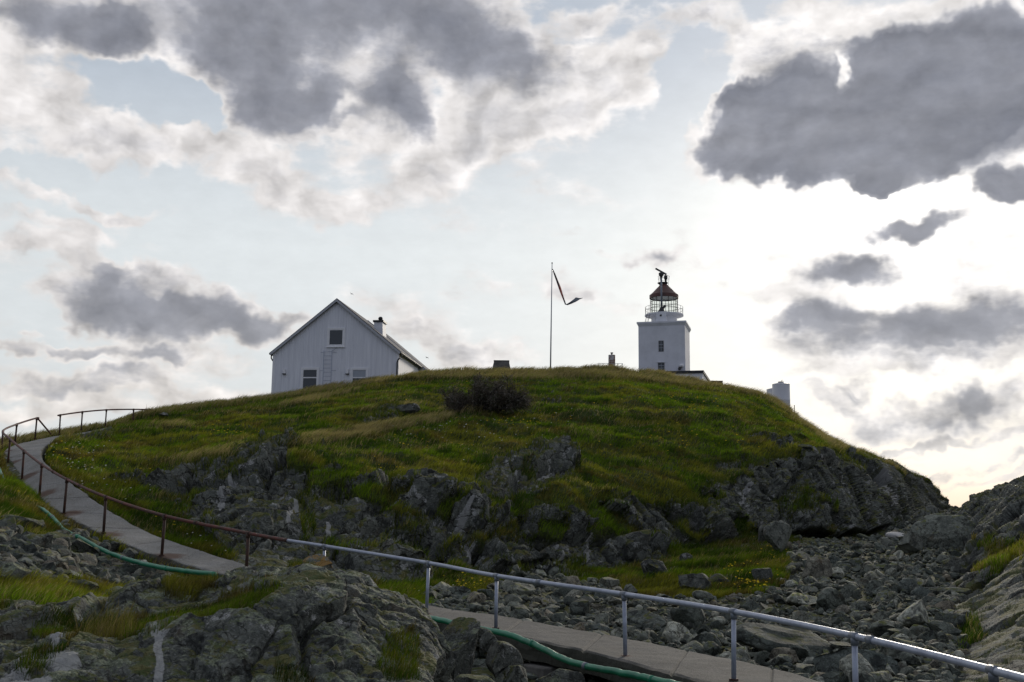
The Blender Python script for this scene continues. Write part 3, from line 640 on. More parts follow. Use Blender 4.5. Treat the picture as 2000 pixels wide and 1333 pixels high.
crestw = np.where(vp > 8.5, 1 - .55 * sstep(vp, 9, 10), 1.0)
gw = (1 - wN) * sstep(vp, 6, 6.5) * crestw
disp += hum * np.where((vp < 7) & (vp > 6), .6, 1) * gw * sstep(np.abs(fx - 0) + (vp > 7.5) * 400, 120, 300)
lowd = (vp < 6) & (vp > 1)
lw = np.where(lowd, 1 - sstep(vp, 4.5, 5.0), 0); disp += lw * ((fbm(Tp, .7, 4, 71) - .5) * .55 + (fbm(Tp, 2.5, 3, 73) - .5) * .2)
Dn = N.copy(); flatm = (vp < 6) | (vp > 10); Dn[flatm] = (0, 0, 1)
# turf: push mostly upwards so the slope keeps its outline
Dn = np.where((wN > .5)[:, None], Dn, Dn * .4 + np.array([0, 0, .6]))
fade_end = 1 - sstep(vp, 11, 12)
Gf = Tp + Dn * (disp * fade_end)[:, None]
lim = pzz - .16 + np.clip(pd + .03, 0, 3) * 1.4
Gf[:, 2] = np.where(pd < .7, np.minimum(Gf[:, 2], lim), Gf[:, 2])
Gf[:, 2] -= 2.0 * sstep(fx, 1845, 1960) * sstep(vp, 5.0, 5.6) * (1 - sstep(vp, 9.2, 10))
Gf[:, 1] += 2.0 * np.exp(-((vp - 7.07) / .055) ** 2) * sstep(fx, 1440, 1500) * (1 - sstep(fx, 1715, 1745)) * (vp > 7.0) * sstep(vp, 7.0, 7.03)
Gf[:, 1] += .8 * np.exp(-((vp - 7.06) / .05) ** 2) * sstep(fx, 500, 600) * (1 - sstep(fx, 1440, 1500)) * sstep(vp, 7.0, 7.03) * sstep(fbm(Tp * np.array([1, .2, 0]), .25, 2, 91), .45, .6)
G3 = Gf.reshape(*shp, 3)
GR = grass.reshape(shp)
def veins(xx, yy, wob, lines):
    v = np.zeros(xx.shape)
    for pts_, wd0 in lines:
        for (ax, ay), (bx, by) in zip(pts_[:-1], pts_[1:]):
            vx, vy = bx - ax, by - ay; t = np.clip(((xx - ax) * vx + (yy - ay) * vy) / (vx * vx + vy * vy), 0, 1)
            v = np.maximum(v, np.clip(1.2 - np.hypot(xx - ax - t * vx + wob, yy - ay - t * vy) / wd0, 0, 1))
    return v
wob = (fbm(Tp, 1.8, 5, 81) - .5) * 22
VN = veins(fx, fy, wob, [([(448, 925), (436, 955), (424, 985)], 7), ([(575, 960), (570, 1000), (560, 1040)], 7), ([(640, 990), (655, 1030)], 6), ([(905, 1010), (925, 1045), (945, 1075)], 6), ([(1090, 1020), (1098, 1060), (1085, 1110)], 5), ([(1155, 1020), (1160, 1080)], 5), ([(1248, 1060), (1240, 1095)], 6), ([(1468, 945), (1450, 985)], 6), ([(1715, 930), (1740, 965), (1752, 1010), (1748, 1040)], 6), ([(1722, 950), (1735, 990)], 4), ([(1010, 925), (1090, 938)], 3)]) * (vp > 6.5)
tag(gridmesh('ground', G3, M_GROUND, {'grass': GR, 'vein': VN.reshape(shp)}), kind='structure')
GX, GY = proj(G3)
def hit(px, py, dmin=0, dmax=200, vmin=0, vmax=20):
    """nearest visible ground point in that direction"""
    e = (GX - px) ** 2 + (GY - py) ** 2
    e = np.where((G3[..., 1] < dmin) | (G3[..., 1] > dmax) | (VP[:, None] < vmin) | (VP[:, None] > vmax), 1e9, e)
    k = np.argsort(e.ravel())[:12]; best = min(k, key=lambda i: (G3.reshape(-1, 3)[i, 1] if e.ravel()[i] < 9 else 1e3 + e.ravel()[i]))
    return Vector([float(c) for c in G3.reshape(-1, 3)[best]])
# heights by plan position
from mathutils.kdtree import KDTree
_s = G3[::3, ::3].reshape(-1, 3); KT = KDTree(len(_s))
for i, p in enumerate(_s): KT.insert((p[0], p[1], 0), i)
KT.balance()
def gz(x, y):
    r_ = KT.find_n((x, y, 0), 3); return float(np.mean([_s[i][2] for _, i, _ in r_]))

# sea all the way to the horizon
MB().add([(-9000, -3000, -6.2), (9000, -3000, -6.2), (9000, 12000, -6.2), (-9000, 12000, -6.2)], [(0, 1, 2, 3)])
sea = MB().add([(-9000, -3000, -6.2), (9000, -3000, -6.2), (9000, 12000, -6.2), (-9000, 12000, -6.2)], [(0, 1, 2, 3)]).build('water', M_SEA)
tag(sea, kind='structure')
# ground behind the camera down to the sea
bk = MB(); a0 = TC[0][0]
bk.add([(-60, 2.5, -2.0), (60, 2.5, -2.0), (90, -40, -3.0), (-90, -40, -3.0), (140, -70, -8), (-140, -70, -8)], [(0, 3, 2, 1), (3, 5, 4, 2)])
tag(bk.build('shore_behind', M_GROUND), kind='structure')

# ---------------------------------------------------------------- other lofts: outcrops
def loft(curves, nrow, ncol, smooth=True):
    """curves: lists of 3D points, each resampled to ncol; joined by Catmull-Rom"""
    cs = []
    for c in curves:
        c = np.array(c, float); s = np.r_[0, np.cumsum(np.linalg.norm(np.diff(c, axis=0), axis=1))]; s /= s[-1]
        t = np.linspace(0, 1, ncol); cc = np.stack([np.interp(t, s, c[:, k]) for k in range(3)], -1)
        k_ = max(2, ncol // 60); cc = np.stack([gsm(cc[:, k], k_) for k in range(3)], -1); cs.append(cc)
    out = []
    for i in range(len(cs) - 1):
        p0 = cs[max(i - 1, 0)]; p1 = cs[i]; p2 = cs[i + 1]; p3 = cs[min(i + 2, len(cs) - 1)]
        for k in range(nrow[i]):
            t = k / nrow[i]
            out.append(.5 * (2 * p1 + (p2 - p0) * t + (2 * p0 - 5 * p1 + 4 * p2 - p3) * t * t + (3 * p1 - p0 - 3 * p2 + p3) * t ** 3))
    out.append(cs[-1]); return np.stack(out)
XS = [-260, -120, 0, 60, 120, 180, 240, 300, 360, 400, 450, 520, 600, 680, 740, 790, 830, 860, 885]
def row(py, d): return ctrl([(x, a, b) for x, a, b in zip(XS, py, d if isinstance(d, list) else [d] * len(XS))])
def dd(a, b): return [a + (b - a) * i / (len(XS) - 1) for i in range(len(XS))]
F = [
 row([1600] * 19, 6.0),
 row([1420] * 19, dd(8.2, 9.5)),
 row([1335, 1330, 1335, 1330, 1320, 1320, 1325, 1330, 1330, 1325, 1320, 1315, 1310, 1315, 1330, 1330, 1335, 1370, 1420], dd(8.8, 10.6)),
 row([1290, 1290, 1292, 1285, 1270, 1268, 1272, 1258, 1248, 1236, 1215, 1185, 1170, 1195, 1240, 1255, 1262, 1310, 1390], dd(9.6, 11.6)),
 row([1278, 1278, 1275, 1270, 1262, 1262, 1262, 1246, 1238, 1224, 1200, 1168, 1152, 1172, 1205, 1215, 1225, 1270, 1370], dd(10.2, 12.2)),
 row([1262, 1262, 1258, 1250, 1248, 1250, 1245, 1232, 1226, 1214, 1196, 1166, 1150, 1168, 1195, 1205, 1215, 1255, 1360], dd(11.0, 13.0)),
 row([1215, 1215, 1215, 1212, 1218, 1222, 1195, 1180, 1185, 1190, 1160, 1142, 1140, 1150, 1172, 1185, 1195, 1235, 1350], dd(12.4, 14.0)),
 row([1200, 1196, 1192, 1186, 1190, 1184, 1146, 1136, 1144, 1152, 1112, 1101, 1107, 1122, 1146, 1156, 1170, 1215, 1345], dd(13.6, 15.0)),
 row([1215, 1212, 1208, 1205, 1208, 1200, 1165, 1156, 1162, 1168, 1130, 1120, 1126, 1142, 1166, 1178, 1192, 1240, 1370], dd(14.6, 15.8)),
 row([1290, 1290, 1290, 1290, 1290, 1280, 1270, 1270, 1270, 1270, 1265, 1260, 1260, 1260, 1270, 1280, 1290, 1320, 1420], dd(15.6, 16.6)),
]
FO = loft(F, [8, 60, 150, 60, 50, 110, 110, 40, 30], 760)
Fq = FO.reshape(-1, 3).copy(); Fx, Fy = proj(Fq)
FN = gnormals(FO).reshape(-1, 3); FN *= np.sign(FN[:, 2].mean())
nzr = 1.0
fd = facet(Fq, 0.42, 111, (1, .8, 1), .07) * .26 + facet(Fq, 1.3, 123, (1.0, .9, .8), .10) * .075 + facet(Fq, 4.5, 131, (1, 1, 1.3), .2) * .022 + (fbm(Fq, 2.0, 7, 141, .58) - .5) * .20
vf = np.repeat(np.arange(FO.shape[0]), FO.shape[1])
b0, b1 = 8 + 60 + 150, 8 + 60 + 150 + 60 + 50 + 60
# turf lies in the hollow between the front and the back ledge and in a few pockets
hx = Fx + (fbm(Fq, .9, 4, 151) - .5) * 90; hy = Fy + (fbm(Fq, 1.2, 4, 155) - .5) * 40
fg = np.full(len(Fq), -1.0)
def fp(poly, soft=8):
    global fg
    m = (hx > min(p[0] for p in poly) - 40) & (hx < max(p[0] for p in poly) + 40)
    fg[m] = np.maximum(fg[m], np.clip(-polydist(hx[m], hy[m], poly) / soft, -1, 1))
fp([(150, 1258), (165, 1228), (230, 1208), (300, 1200), (380, 1196), (440, 1170), (500, 1150), (540, 1150), (500, 1182), (450, 1205), (380, 1228), (300, 1245), (220, 1262)])
fp([(330, 1120), (400, 1100), (415, 1125), (395, 1160), (345, 1150)]); fp([(60, 1230), (150, 1215), (160, 1240), (90, 1250)]); fp([(-260, 1190), (-20, 1180), (20, 1205), (-100, 1240), (-260, 1260)])
fp([(730, 1245), (790, 1235), (800, 1290), (830, 1345), (760, 1345), (735, 1290)]); fp([(530, 1300), (600, 1312), (620, 1340), (520, 1340)]); fp([(560, 1100), (600, 1098), (620, 1112), (560, 1112)]); fp([(20, 1290), (70, 1270), (130, 1262), (120, 1275), (40, 1295)])
FG = fg * .5 + .5
nearf = sstep(Fq[:, 1], 15.6, 14.6)
fd = fd * (1 - .75 * sstep(FG, .3, .7)) * np.where(vf > FO.shape[0] - 60, .45, 1)
F3 = (Fq + FN * fd[:, None]).reshape(FO.shape)
FV = veins(Fx, Fy, (fbm(Fq, 5, 4, 161) - .5) * 14, [([(306, 1252), (312, 1290), (322, 1345)], 12), ([(20, 1310), (90, 1325)], 26), ([(40, 1280), (150, 1283)], 14), ([(90, 1245), (110, 1262)], 14)])
tag(gridmesh('rock_outcrop', F3, M_FROCK, {'grass': FG.reshape(FO.shape[:2]), 'vein': FV.reshape(FO.shape[:2])}), kind='structure')
FXX, FYY = proj(F3)

# right-hand rocks: a ridge rising to the right from the edge of the beach
RL = [
 ctrl([(1750, 1120, 62), (1745, 1130, 50), (1760, 1160, 38), (1800, 1190, 31), (1800, 1260, 26), (1780, 1330, 21), (1750, 1400, 17), (1700, 1500, 13), (1640, 1640, 10)]),
 ctrl([(1795, 1040, 64), (1805, 1075, 50), (1822, 1095, 40), (1852, 1115, 32), (1850, 1165, 27), (1832, 1225, 22), (1810, 1290, 18), (1770, 1370, 14), (1700, 1500, 10.5)]),
 ctrl([(1822, 1012, 66), (1835, 1040, 52), (1850, 1062, 42), (1885, 1090, 34), (1890, 1125, 28), (1880, 1185, 23), (1860, 1265, 18.6), (1825, 1350, 14.5), (1780, 1480, 11)]),
 ctrl([(1850, 1004, 68), (1872, 1018, 54), (1905, 1020, 44), (1935, 1050, 36), (1940, 1085, 29.5), (1940, 1135, 24), (1930, 1220, 19.2), (1905, 1330, 15), (1880, 1460, 11.4)]),
 ctrl([(1875, 998, 70), (1905, 984, 57), (1945, 964, 48), (1985, 990, 38), (1995, 1040, 31), (2000, 1085, 25), (2000, 1160, 20), (2000, 1280, 15.5), (2000, 1430, 11.8)]),
 ctrl([(1895, 992, 72), (1935, 968, 60), (1985, 946, 52), (2060, 930, 42), (2070, 975, 33), (2080, 1030, 26.5), (2080, 1110, 21), (2090, 1230, 16), (2100, 1400, 12)]),
 ctrl([(1960, 990, 76), (2020, 958, 64), (2100, 915, 55), (2200, 880, 45), (2250, 900, 36), (2260, 950, 29), (2280, 1040, 23), (2300, 1160, 17), (2350, 1380, 12.4)]),
 ctrl([(2100, 1020, 84), (2200, 980, 72), (2350, 950, 62), (2500, 930, 50), (2600, 950, 40), (2650, 980, 32), (2700, 1050, 25), (2750, 1200, 18), (2800, 1400, 13)]),
]
RO = loft(RL, [50, 90, 120, 110, 70, 40, 30], 720)
Rq = RO.reshape(-1, 3).copy(); RN = gnormals(RO).reshape(-1, 3); RN *= np.sign(RN[:, 2].mean())
# foliation dips down to the left, so blocks are long that way
ca, sa = math.cos(R(40)), math.sin(R(40)); Rr = np.stack([Rq[:, 0] * ca + Rq[:, 2] * sa, Rq[:, 1], -Rq[:, 0] * sa + Rq[:, 2] * ca], -1)
rd = facet(Rr, 0.30, 211, (.6, .7, 1.6), .09, 1.0) * .55 + facet(Rr, 0.8, 223, (.5, .8, 1.9), .13) * .22 + facet(Rr, 2.4, 231, (.6, 1, 1.8), .2) * .08 + (fbm(Rr * np.array([.5, 1, 2]), 1.4, 6, 241, .55, True) - .5) * .25
near = sstep(Rq[:, 1], 14, 40); rd = rd * (.28 + .72 * near)
R3 = (Rq + RN * rd[:, None]).reshape(RO.shape)
Rx, Ry = proj(Rq); rg = np.full(len(Rq), -1.0)
rxx = Rx + (fbm(Rq, .8, 4, 251) - .5) * 60; ryy = Ry + (fbm(Rq, .8, 4, 255) - .5) * 60
for poly in ([(1905, 1110), (1950, 1075), (2010, 1060), (2060, 1060), (2030, 1090), (1960, 1110), (1925, 1130)], [(1850, 1260), (1880, 1215), (1910, 1210), (1905, 1245), (1870, 1275)]):
    rg = np.maximum(rg, np.clip(-polydist(rxx, ryy, poly) / 10, -1, 1))
RG = rg * .5 + .5
o = gridmesh('rock_ridge', R3, M_RROCK, {'grass': RG.reshape(RO.shape[:2])}); tag(o, kind='structure')

# ---- path slab
def path_sheet():
    ncr = 26; w = np.linspace(0, 1, ncr)
    top = EL[:, None] * (1 - w)[None, :, None] + ER[:, None] * w[None, :, None]
    q_ = top.reshape(-1, 3); dz = (fbm(q_, 1.1, 3, 301) - .5) * .05 + (fbm(q_, 5, 3, 305) - .5) * .014; top = top + np.stack([dz * 0, dz * 0, dz], -1).reshape(top.shape)
    # joints every two metres: a shallow real groove
    jt = np.abs(((sl_ + .5) % 2.15) - 1.07); jg = np.clip(1 - jt / .035, 0, 1); ang_ = 0
    top[..., 2] -= (jg * .035)[:, None]
    # ragged edges
    er = (fbm(EL, 2.5, 4, 311) - .5) * .16; dirx = (EL - ER); dirx[:, 2] = 0; dirx /= np.linalg.norm(dirx, axis=1, keepdims=True)
    top[:, 0] += dirx * er[:, None]; er2 = (fbm(ER, 2.0, 4, 315) - .5) * .22; top[:, -1] -= dirx * er2[:, None]; top[:, 0, 2] -= .02; top[:, -1, 2] -= .02
    sideL = [top[:, 0] + dirx * (.02 - .01 * k) - np.array([0, 0, 1]) * (.07 * (k + 1)) + dirx * ((fbm(top[:, 0] + k * .3, 4, 3, 321 + k) - .5) * .09)[:, None] for k in range(4)][::-1]
    sideR = [top[:, -1] - dirx * .01 - np.array([0, 0, 1]) * (.14 * (k + 1)) for k in range(2)]
    under = [sideL[0] - dirx * .5]
    full = np.stack(under + sideL + [top[:, k] for k in range(ncr)] + sideR, 1)
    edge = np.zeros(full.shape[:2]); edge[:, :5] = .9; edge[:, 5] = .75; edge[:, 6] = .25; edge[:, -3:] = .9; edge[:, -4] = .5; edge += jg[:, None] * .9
    return full, edge
PS, PE = path_sheet()
# rails: px, py of the rail's centre line and the distance, y of the foot
RP = [(6, 842, 43.2, 881), (20, 858, 39.7, 908), (47, 881, 36.7, 938), (82, 908, 34.1, 970), (131, 937, 31.6, 1004), (207, 971, 29.1, 1042), (322, 1008, 26.7, 1086), (485, 1042, 24.7, 1128)]
RG_ = [(634, 1067, 22.8, 1160), (837, 1100, 20.6, 1200), (970, 1125, 18.55, 1229), (1219, 1161, 15.85, 1284), (1433, 1195, 13.55, 1330), (1669, 1243, 11.2, 1395), (1940, 1310, 9.0, 1490)]
RU = [(33, 829, 46.8, 864), (72, 817, 49.3, 857)]
for (px, py, d, pf) in RP + RG_ + RU:
    a = P(px, py, d); zf = P(px - (px - 1000) * .0 , pf, d)[2]; posts_xy.append((a[0], a[1], zf))
rust = np.zeros(PS.shape[:2])
for (x, y, z) in posts_xy[:9]:
    rr_ = np.hypot(PS[..., 0] - x - .12, (PS[..., 1] - y)) ; rust = np.maximum(rust, np.clip(1.25 - rr_ / .55, 0, 1))
for (x, y, z) in posts_xy[9:15]:
    rr_ = np.hypot(PS[..., 0] - x, (PS[..., 1] - y)); rust = np.maximum(rust, np.clip(.9 - rr_ / .3, 0, 1))
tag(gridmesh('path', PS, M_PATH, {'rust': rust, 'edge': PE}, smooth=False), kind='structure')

# ================================================================ RAILINGS
def chain(pts, n_sub=6):
    """smooth curve through 3D points"""
    pts = [Vector(p) for p in pts]; out = []
    for i in range(len(pts) - 1):
        p0 = pts[max(i - 1, 0)]; p1 = pts[i]; p2 = pts[i + 1]; p3 = pts[min(i + 2, len(pts) - 1)]
        for k in range(n_sub):
            t = k / n_sub
            out.append(.5 * (2 * p1 + (p2 - p0) * t + (2 * p0 - 5 * p1 + 4 * p2 - p3) * t * t + (3 * p1 - p0 - 3 * p2 + p3) * t ** 3))
    return out + [pts[-1]]
def pathz(x, y):
    e = (PS[..., 0] - x) ** 2 + (PS[..., 1] - y) ** 2; return float(PS.reshape(-1, 3)[e.argmin(), 2])
def railing(name, label, cat, seq, m_rail, m_post, m_fit, r_rail, r_post, extra=(), before=(), after=(), smooth=True, group=None):
    tops = [PV(px, py, d) for px, py, d, _ in seq]
    base = Vector((tops[0].x, tops[0].y, float(P(seq[0][0], seq[0][3], seq[0][2])[2])))
    root = empty(name, base, label=label, cat=cat, group=group)
    full = list(before) + tops + list(after); line = chain(full, 8) if smooth else full
    MB().tube([p - base for p in line], r_rail, 10).build('handrail', m_rail, root, smooth=True)
    for k, (px, py, d, pf) in enumerate(seq):
        t = tops[k]; zf = float(P(px, pf, d)[2]) - .03; lean = random.uniform(-.02, .02)
        p = MB().tube([(t.x - base.x + lean, t.y - base.y, zf - base.z), (t.x - base.x, t.y - base.y, t.z - base.z - r_rail * .5)], r_post, 9).build('post', m_post, root, smooth=True)
        dirv = (full[min(k + len(before) + 1, len(full) - 1)] - full[max(k + len(before) - 1, 0)]).normalized()
        f = MB().tube([t - base - dirv * r_rail * 1.7, t - base + dirv * r_rail * 1.7], r_rail * 1.22, 10)
        f.tube([t - base - Vector((0, 0, r_rail * 2.6)), t - base], r_post * 1.35, 9)
        f.build('fitting', m_fit, p, smooth=True)
        b = MB().tube([(t.x - base.x + lean, t.y - base.y, zf - base.z + .02), (t.x - base.x + lean, t.y - base.y, zf - base.z + .055)], r_post * 1.9, 10).build('foot_plate', m_fit if m_fit is M_RUSTD else M_RUSTD, p)
    for (px, py, d) in extra:
        t = PV(px, py, d) - base; i = min(range(len(line) - 1), key=lambda j: (line[j] - base - t).length)
        c = line[i] - base; dv = (line[i + 1] - line[i]).normalized()
        MB().tube([c - dv * .05, c + dv * .05], r_rail * 1.25, 10).build('sleeve', m_fit, root, smooth=True)
    return root
J = PV(562, 1056, 23.7)
railing('railing', 'rusty red pipe railing curving up along the outer edge of the left concrete path', 'railing',
        RU[::-1] + RP, M_RUST, M_RUSTD, M_RUSTD, .037, .036, extra=[(150, 951, 30.8), (108, 924, 32.7), (398, 1023, 25.8)], before=[PV(102, 851, 51.5), PV(90, 837, 50.6), PV(76, 820.5, 49.6)], after=[J], smooth=True)
railing('railing', 'pale grey galvanised pipe railing in front of the stony beach, lower right', 'railing',
        RG_, M_GALV, M_GALV, M_GALVD, .033, .029, extra=[(1050, 1139, 17.6), (1728, 1256, 10.8)], before=[J], after=[PV(2150, 1368, 7.4), PV(2500, 1480, 5.6)])
railing('railing', 'thin rusty railing on the skyline where the path turns behind the knoll', 'railing',
        [(118, 811, 52, 848), (161, 805, 54, 840), (208, 801, 56, 834), (261, 800, 58.5, 832), (308, 801, 61, 830)], M_RUST, M_RUSTD, M_RUSTD, .036, .034, before=[PV(114, 812, 51.9)], after=[PV(345, 803, 63.5)])

# ---------------------------------------------------------------- green hose
def hose(name, label, pts, r=.042):
    c = chain([PV(a, b, d) for a, b, d in pts], 10); base = c[0].copy(); root = empty(name, base, label=label, cat='hose')
    c = [p - base + Vector((random.uniform(-1, 1), 0, random.uniform(-1, 1))) * .006 for p in c]
    MB().tube(c, r, 12).build('pipe', M_HOSE, root, smooth=True)
    for i in range(12, len(c) - 4, 19):
        dv = (c[i + 1] - c[i]).normalized(); MB().tube([c[i] - dv * .03, c[i] + dv * .03], r * 1.16, 12).build('clamp', M_GALVD if i % 2 else M_HOSE, root, smooth=True)
hose('garden_hose', 'thick green hose lying below the outer edge of the concrete path on the left', [(-60, 850, 40), (-10, 905, 38), (6, 934, 36.2), (22, 955, 34.8), (38, 972, 33.2), (60, 985, 31.6), (84, 996, 30.2), (104, 1013, 29.4), (126, 1036, 28.4), (160, 1053, 27.6), (205, 1077, 26.6), (255, 1095, 25.7), (300, 1106, 24.9), (345, 1114, 24.2), (420, 1122, 23.2)], .05)
hose('garden_hose', 'thick green hose running along the dark edge of the causeway, bottom centre', [(700, 1185, 20.6), (800, 1200, 19.4), (880, 1216, 18.2), (930, 1227, 17.6), (985, 1238, 17.0), (1040, 1258, 16.4), (1095, 1285, 15.7), (1150, 1303, 15.0), (1215, 1315, 14.3), (1290, 1331, 13.6), (1400, 1360, 12.6), (1560, 1420, 11.2)], .044)

# causeway underside: piers under the slab
for (px, d) in ((1050, 16.9), (1300, 14.2)):
    p = PV(px, 1290, d); r_ = empty('concrete_pier', (p.x + .35, p.y + .55, -3.0), R(-58), label='dark concrete pier under the causeway slab, %s of the two' % ('left' if px < 1200 else 'right'), cat='pier')
    MB().box(-.3, .3, -.5, .5, 0, 1.0).build('shaft', M_CONC, r_, bevel=.02)

# ================================================================ GRASS
def blades(name, Pn, Nn, length, width, lean, col, mat_, parent=None):
    n = len(Pn); a = rng.uniform(0, 2 * np.pi, n); side = np.stack([np.cos(a), np.sin(a), np.zeros(n)], -1)
    ld = rng.normal(0, .5, (n, 3)) * .35; ld[:, 2] = 0; ld[:, 0] += lean
    up = Nn * .35 + np.array([0, 0, .75]); up /= np.linalg.norm(up, axis=1, keepdims=True)
    L = length[:, None]; w = width[:, None] * side
    m1 = Pn + up * L * .5 + ld * L * .22; tip = Pn + up * L * .88 + ld * L * .95
    V = np.stack([Pn - w * .5 - up * .02, Pn + w * .5 - up * .02, m1 + w * .36, m1 - w * .36, tip], 1).reshape(-1, 3)
    k = np.arange(n)[:, None] * 5
    lp = np.concatenate([k + np.array([[0, 1, 2, 3]]), k + np.array([[3, 2, 4]])], 1).ravel()
    st_ = np.stack([np.arange(n) * 7, np.arange(n) * 7 + 4], 1).ravel(); tt = np.tile([4, 3], n)
    dk = np.array([.75, .75, 1.0, 1.0, 1.12]); C = (col[:, None, :] * dk[None, :, None]).reshape(-1, 3)
    return npmesh(name, V, lp, st_, tt, mat_, False, {'col': C}, parent)
def scatter(G, w, n, jitter=True):
    """n points on the grid's faces with probability w (per face, times its area)"""
    a = G[:-1, :-1]; b = G[:-1, 1:]; c = G[1:, 1:]; d = G[1:, :-1]
    cr = np.cross(c - a, d - b); ar = np.linalg.norm(cr, axis=-1) * .5; nn = cr / (2 * ar[..., None] + 1e-9)
    pr = (ar * w[:-1, :-1]).ravel(); cs = np.cumsum(pr); k = np.searchsorted(cs, rng.uniform(0, cs[-1], n)); k = np.minimum(k, len(cs) - 1)
    u, v = rng.random((n, 1)), rng.random((n, 1)); A, B, C_, D = (q_.reshape(-1, 3)[k] for q_ in (a, b, c, d))
    p = A * (1 - u) * (1 - v) + B * u * (1 - v) + C_ * u * v + D * (1 - u) * v
    n_ = nn.reshape(-1, 3)[k]; n_ *= np.sign(n_[:, 2:3] + 1e-9); return p, n_, cs[-1], k
GREEN = np.array([.140, .220, .012]); DGREEN = np.array([.050, .096, .008]); OLIVE = np.array([.200, .205, .026]); STRAW = np.array([.36, .29, .15]); BROWN = np.array([.13, .085, .035])
def turf_colour(p, px, py, strawy):
    n = len(p); a = fbm(p * np.array([.45, 1, 1.6]), .35, 4, 401); b = fbm(p, 1.5, 3, 405); c = rng.random(n)
    col = GREEN * np.ones((n, 1))
    t = sstep(a + (b - .5) * .5, .40, .52)[:, None]; col = DGREEN * (1 - t) + col * t
    t = sstep(fbm(p, .5, 4, 409) + (b - .5) * .4, .50, .62)[:, None]; col = col * (1 - t) + OLIVE * t
    t = (sstep(fbm(p, .9, 4, 415), .58, .68) * .7)[:, None]; col = col * (1 - t) + BROWN * t
    s_ = np.clip(strawy, 0, 1); pick_ = (c < s_)[:, None]; col = np.where(pick_, STRAW * rng.uniform(.5, 1.15, (n, 1)), col)
    return col * rng.uniform(.65, 1.35, (n, 1)) * np.array([1, 1, 1]) 
def straw_field(p, px, py):
    s_ = .03 + .55 * sstep(fbm(p * np.array([.5, 1, 1]), .42, 4, 421), .54, .64) * .45
    for (cx, cy, rx, ry, w_, sk) in [(700, 848, 170, 9, .85, -.17), (480, 885, 170, 9, .7, -.14), (760, 800, 120, 7, .4, -.1), (1000, 735, 400, 9, .65, .0), (1300, 745, 200, 9, .5, .1), (900, 805, 80, 8, .45, 0), (620, 780, 130, 8, .45, -.2), (330, 835, 90, 7, .4, 0), (1000, 845, 220, 6, .2, 0), (300, 975, 90, 8, .35, .1), (1380, 815, 130, 7, .3, .15)]:
        e = ((px - cx) / rx) ** 2 + ((py - cy - sk * (px - cx)) / ry) ** 2; s_ = np.maximum(s_, w_ * np.exp(-e * .8))
    crest = sstep(py - np.interp(px, [c[0] for c in CREST], [c[1] for c in CREST]), 16, 2); s_ = np.maximum(s_, .55 * crest)
    return s_
gm = GR * 1.0; vis = (TX > -260) & (TX < 2260)
w = np.where(gm > .5, 1.0, np.where(gm > .3, .3, 0)) * vis * (VP[:, None] < 10.6) * (VP[:, None] > 2.9)
cover = fbm(G3.reshape(-1, 3), .9, 3, 431).reshape(GR.shape); w = w * (.55 + .9 * sstep(cover, .35, .6))
dist = G3[..., 1]; w = w * (~onpath).reshape(GR.shape); w = w * np.clip(45 / np.maximum(dist, 12), .6, 3.0) ** 1.5
NB = 620000
p, n_, tot_, k_ = scatter(G3, w, NB); px, py = proj(p)
sf = straw_field(p, px, py); col = turf_colour(p, px, py, sf)
vk = np.repeat(VP[:-1], NC - 1)[k_]; lowm = (vk < 7.1) & (vk > 5.9); col = np.where(lowm[:, None], col * .62, col)  # shade of the low ground by the crag foot painted into the blade colour
Ln = rng.uniform(.07, .22, NB) * (.7 + .9 * fbm(p, .8, 3, 441)) * (1 + .5 * (sf > .35)); Ln *= np.where(rng.random(NB) < .03, 1.6, 1)
wd_ = .006 + .00026 * p[:, 1]
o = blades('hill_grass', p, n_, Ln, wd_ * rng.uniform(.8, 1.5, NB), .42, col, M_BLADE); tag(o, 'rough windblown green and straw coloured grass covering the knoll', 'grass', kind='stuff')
# straw seed heads blowing to the right
w2_ = w * (straw_field(G3.reshape(-1, 3), GX.ravel(), GY.ravel()).reshape(GR.shape) > .33)
p, n_, t_, _ = scatter(G3, w2_, 60000); NB2 = len(p)
o = blades('straw_grass', p, n_, rng.uniform(.28, .50, NB2), (.004 + .00026 * p[:, 1]) * rng.uniform(.8, 1.3, NB2), .75, STRAW * rng.uniform(.6, 1.3, (NB2, 1)), M_BLADE); tag(o, 'tall dry straw coloured grass bending to the right in streaks on the knoll', 'grass', kind='stuff')
# hanging tussocks along the rims of bare rock
rim = ((gm > .12) & (gm < .62)) * vis * (VP[:, None] > 6.9) * (VP[:, None] < 9.5)
p, n_, t_, _ = scatter(G3, rim * 1.0, 60000); c_ = DGREEN * .8 + rng.random((60000, 1)) * (BROWN * .8)
o = blades('rim_grass', p, n_, rng.uniform(.12, .34, 60000), np.full(60000, .018), .1, c_ * rng.uniform(.6, 1.4, (60000, 1)), M_BLADE)
tag(o, 'dark tussock grass hanging over the edges of the bare rock', 'grass', kind='stuff')
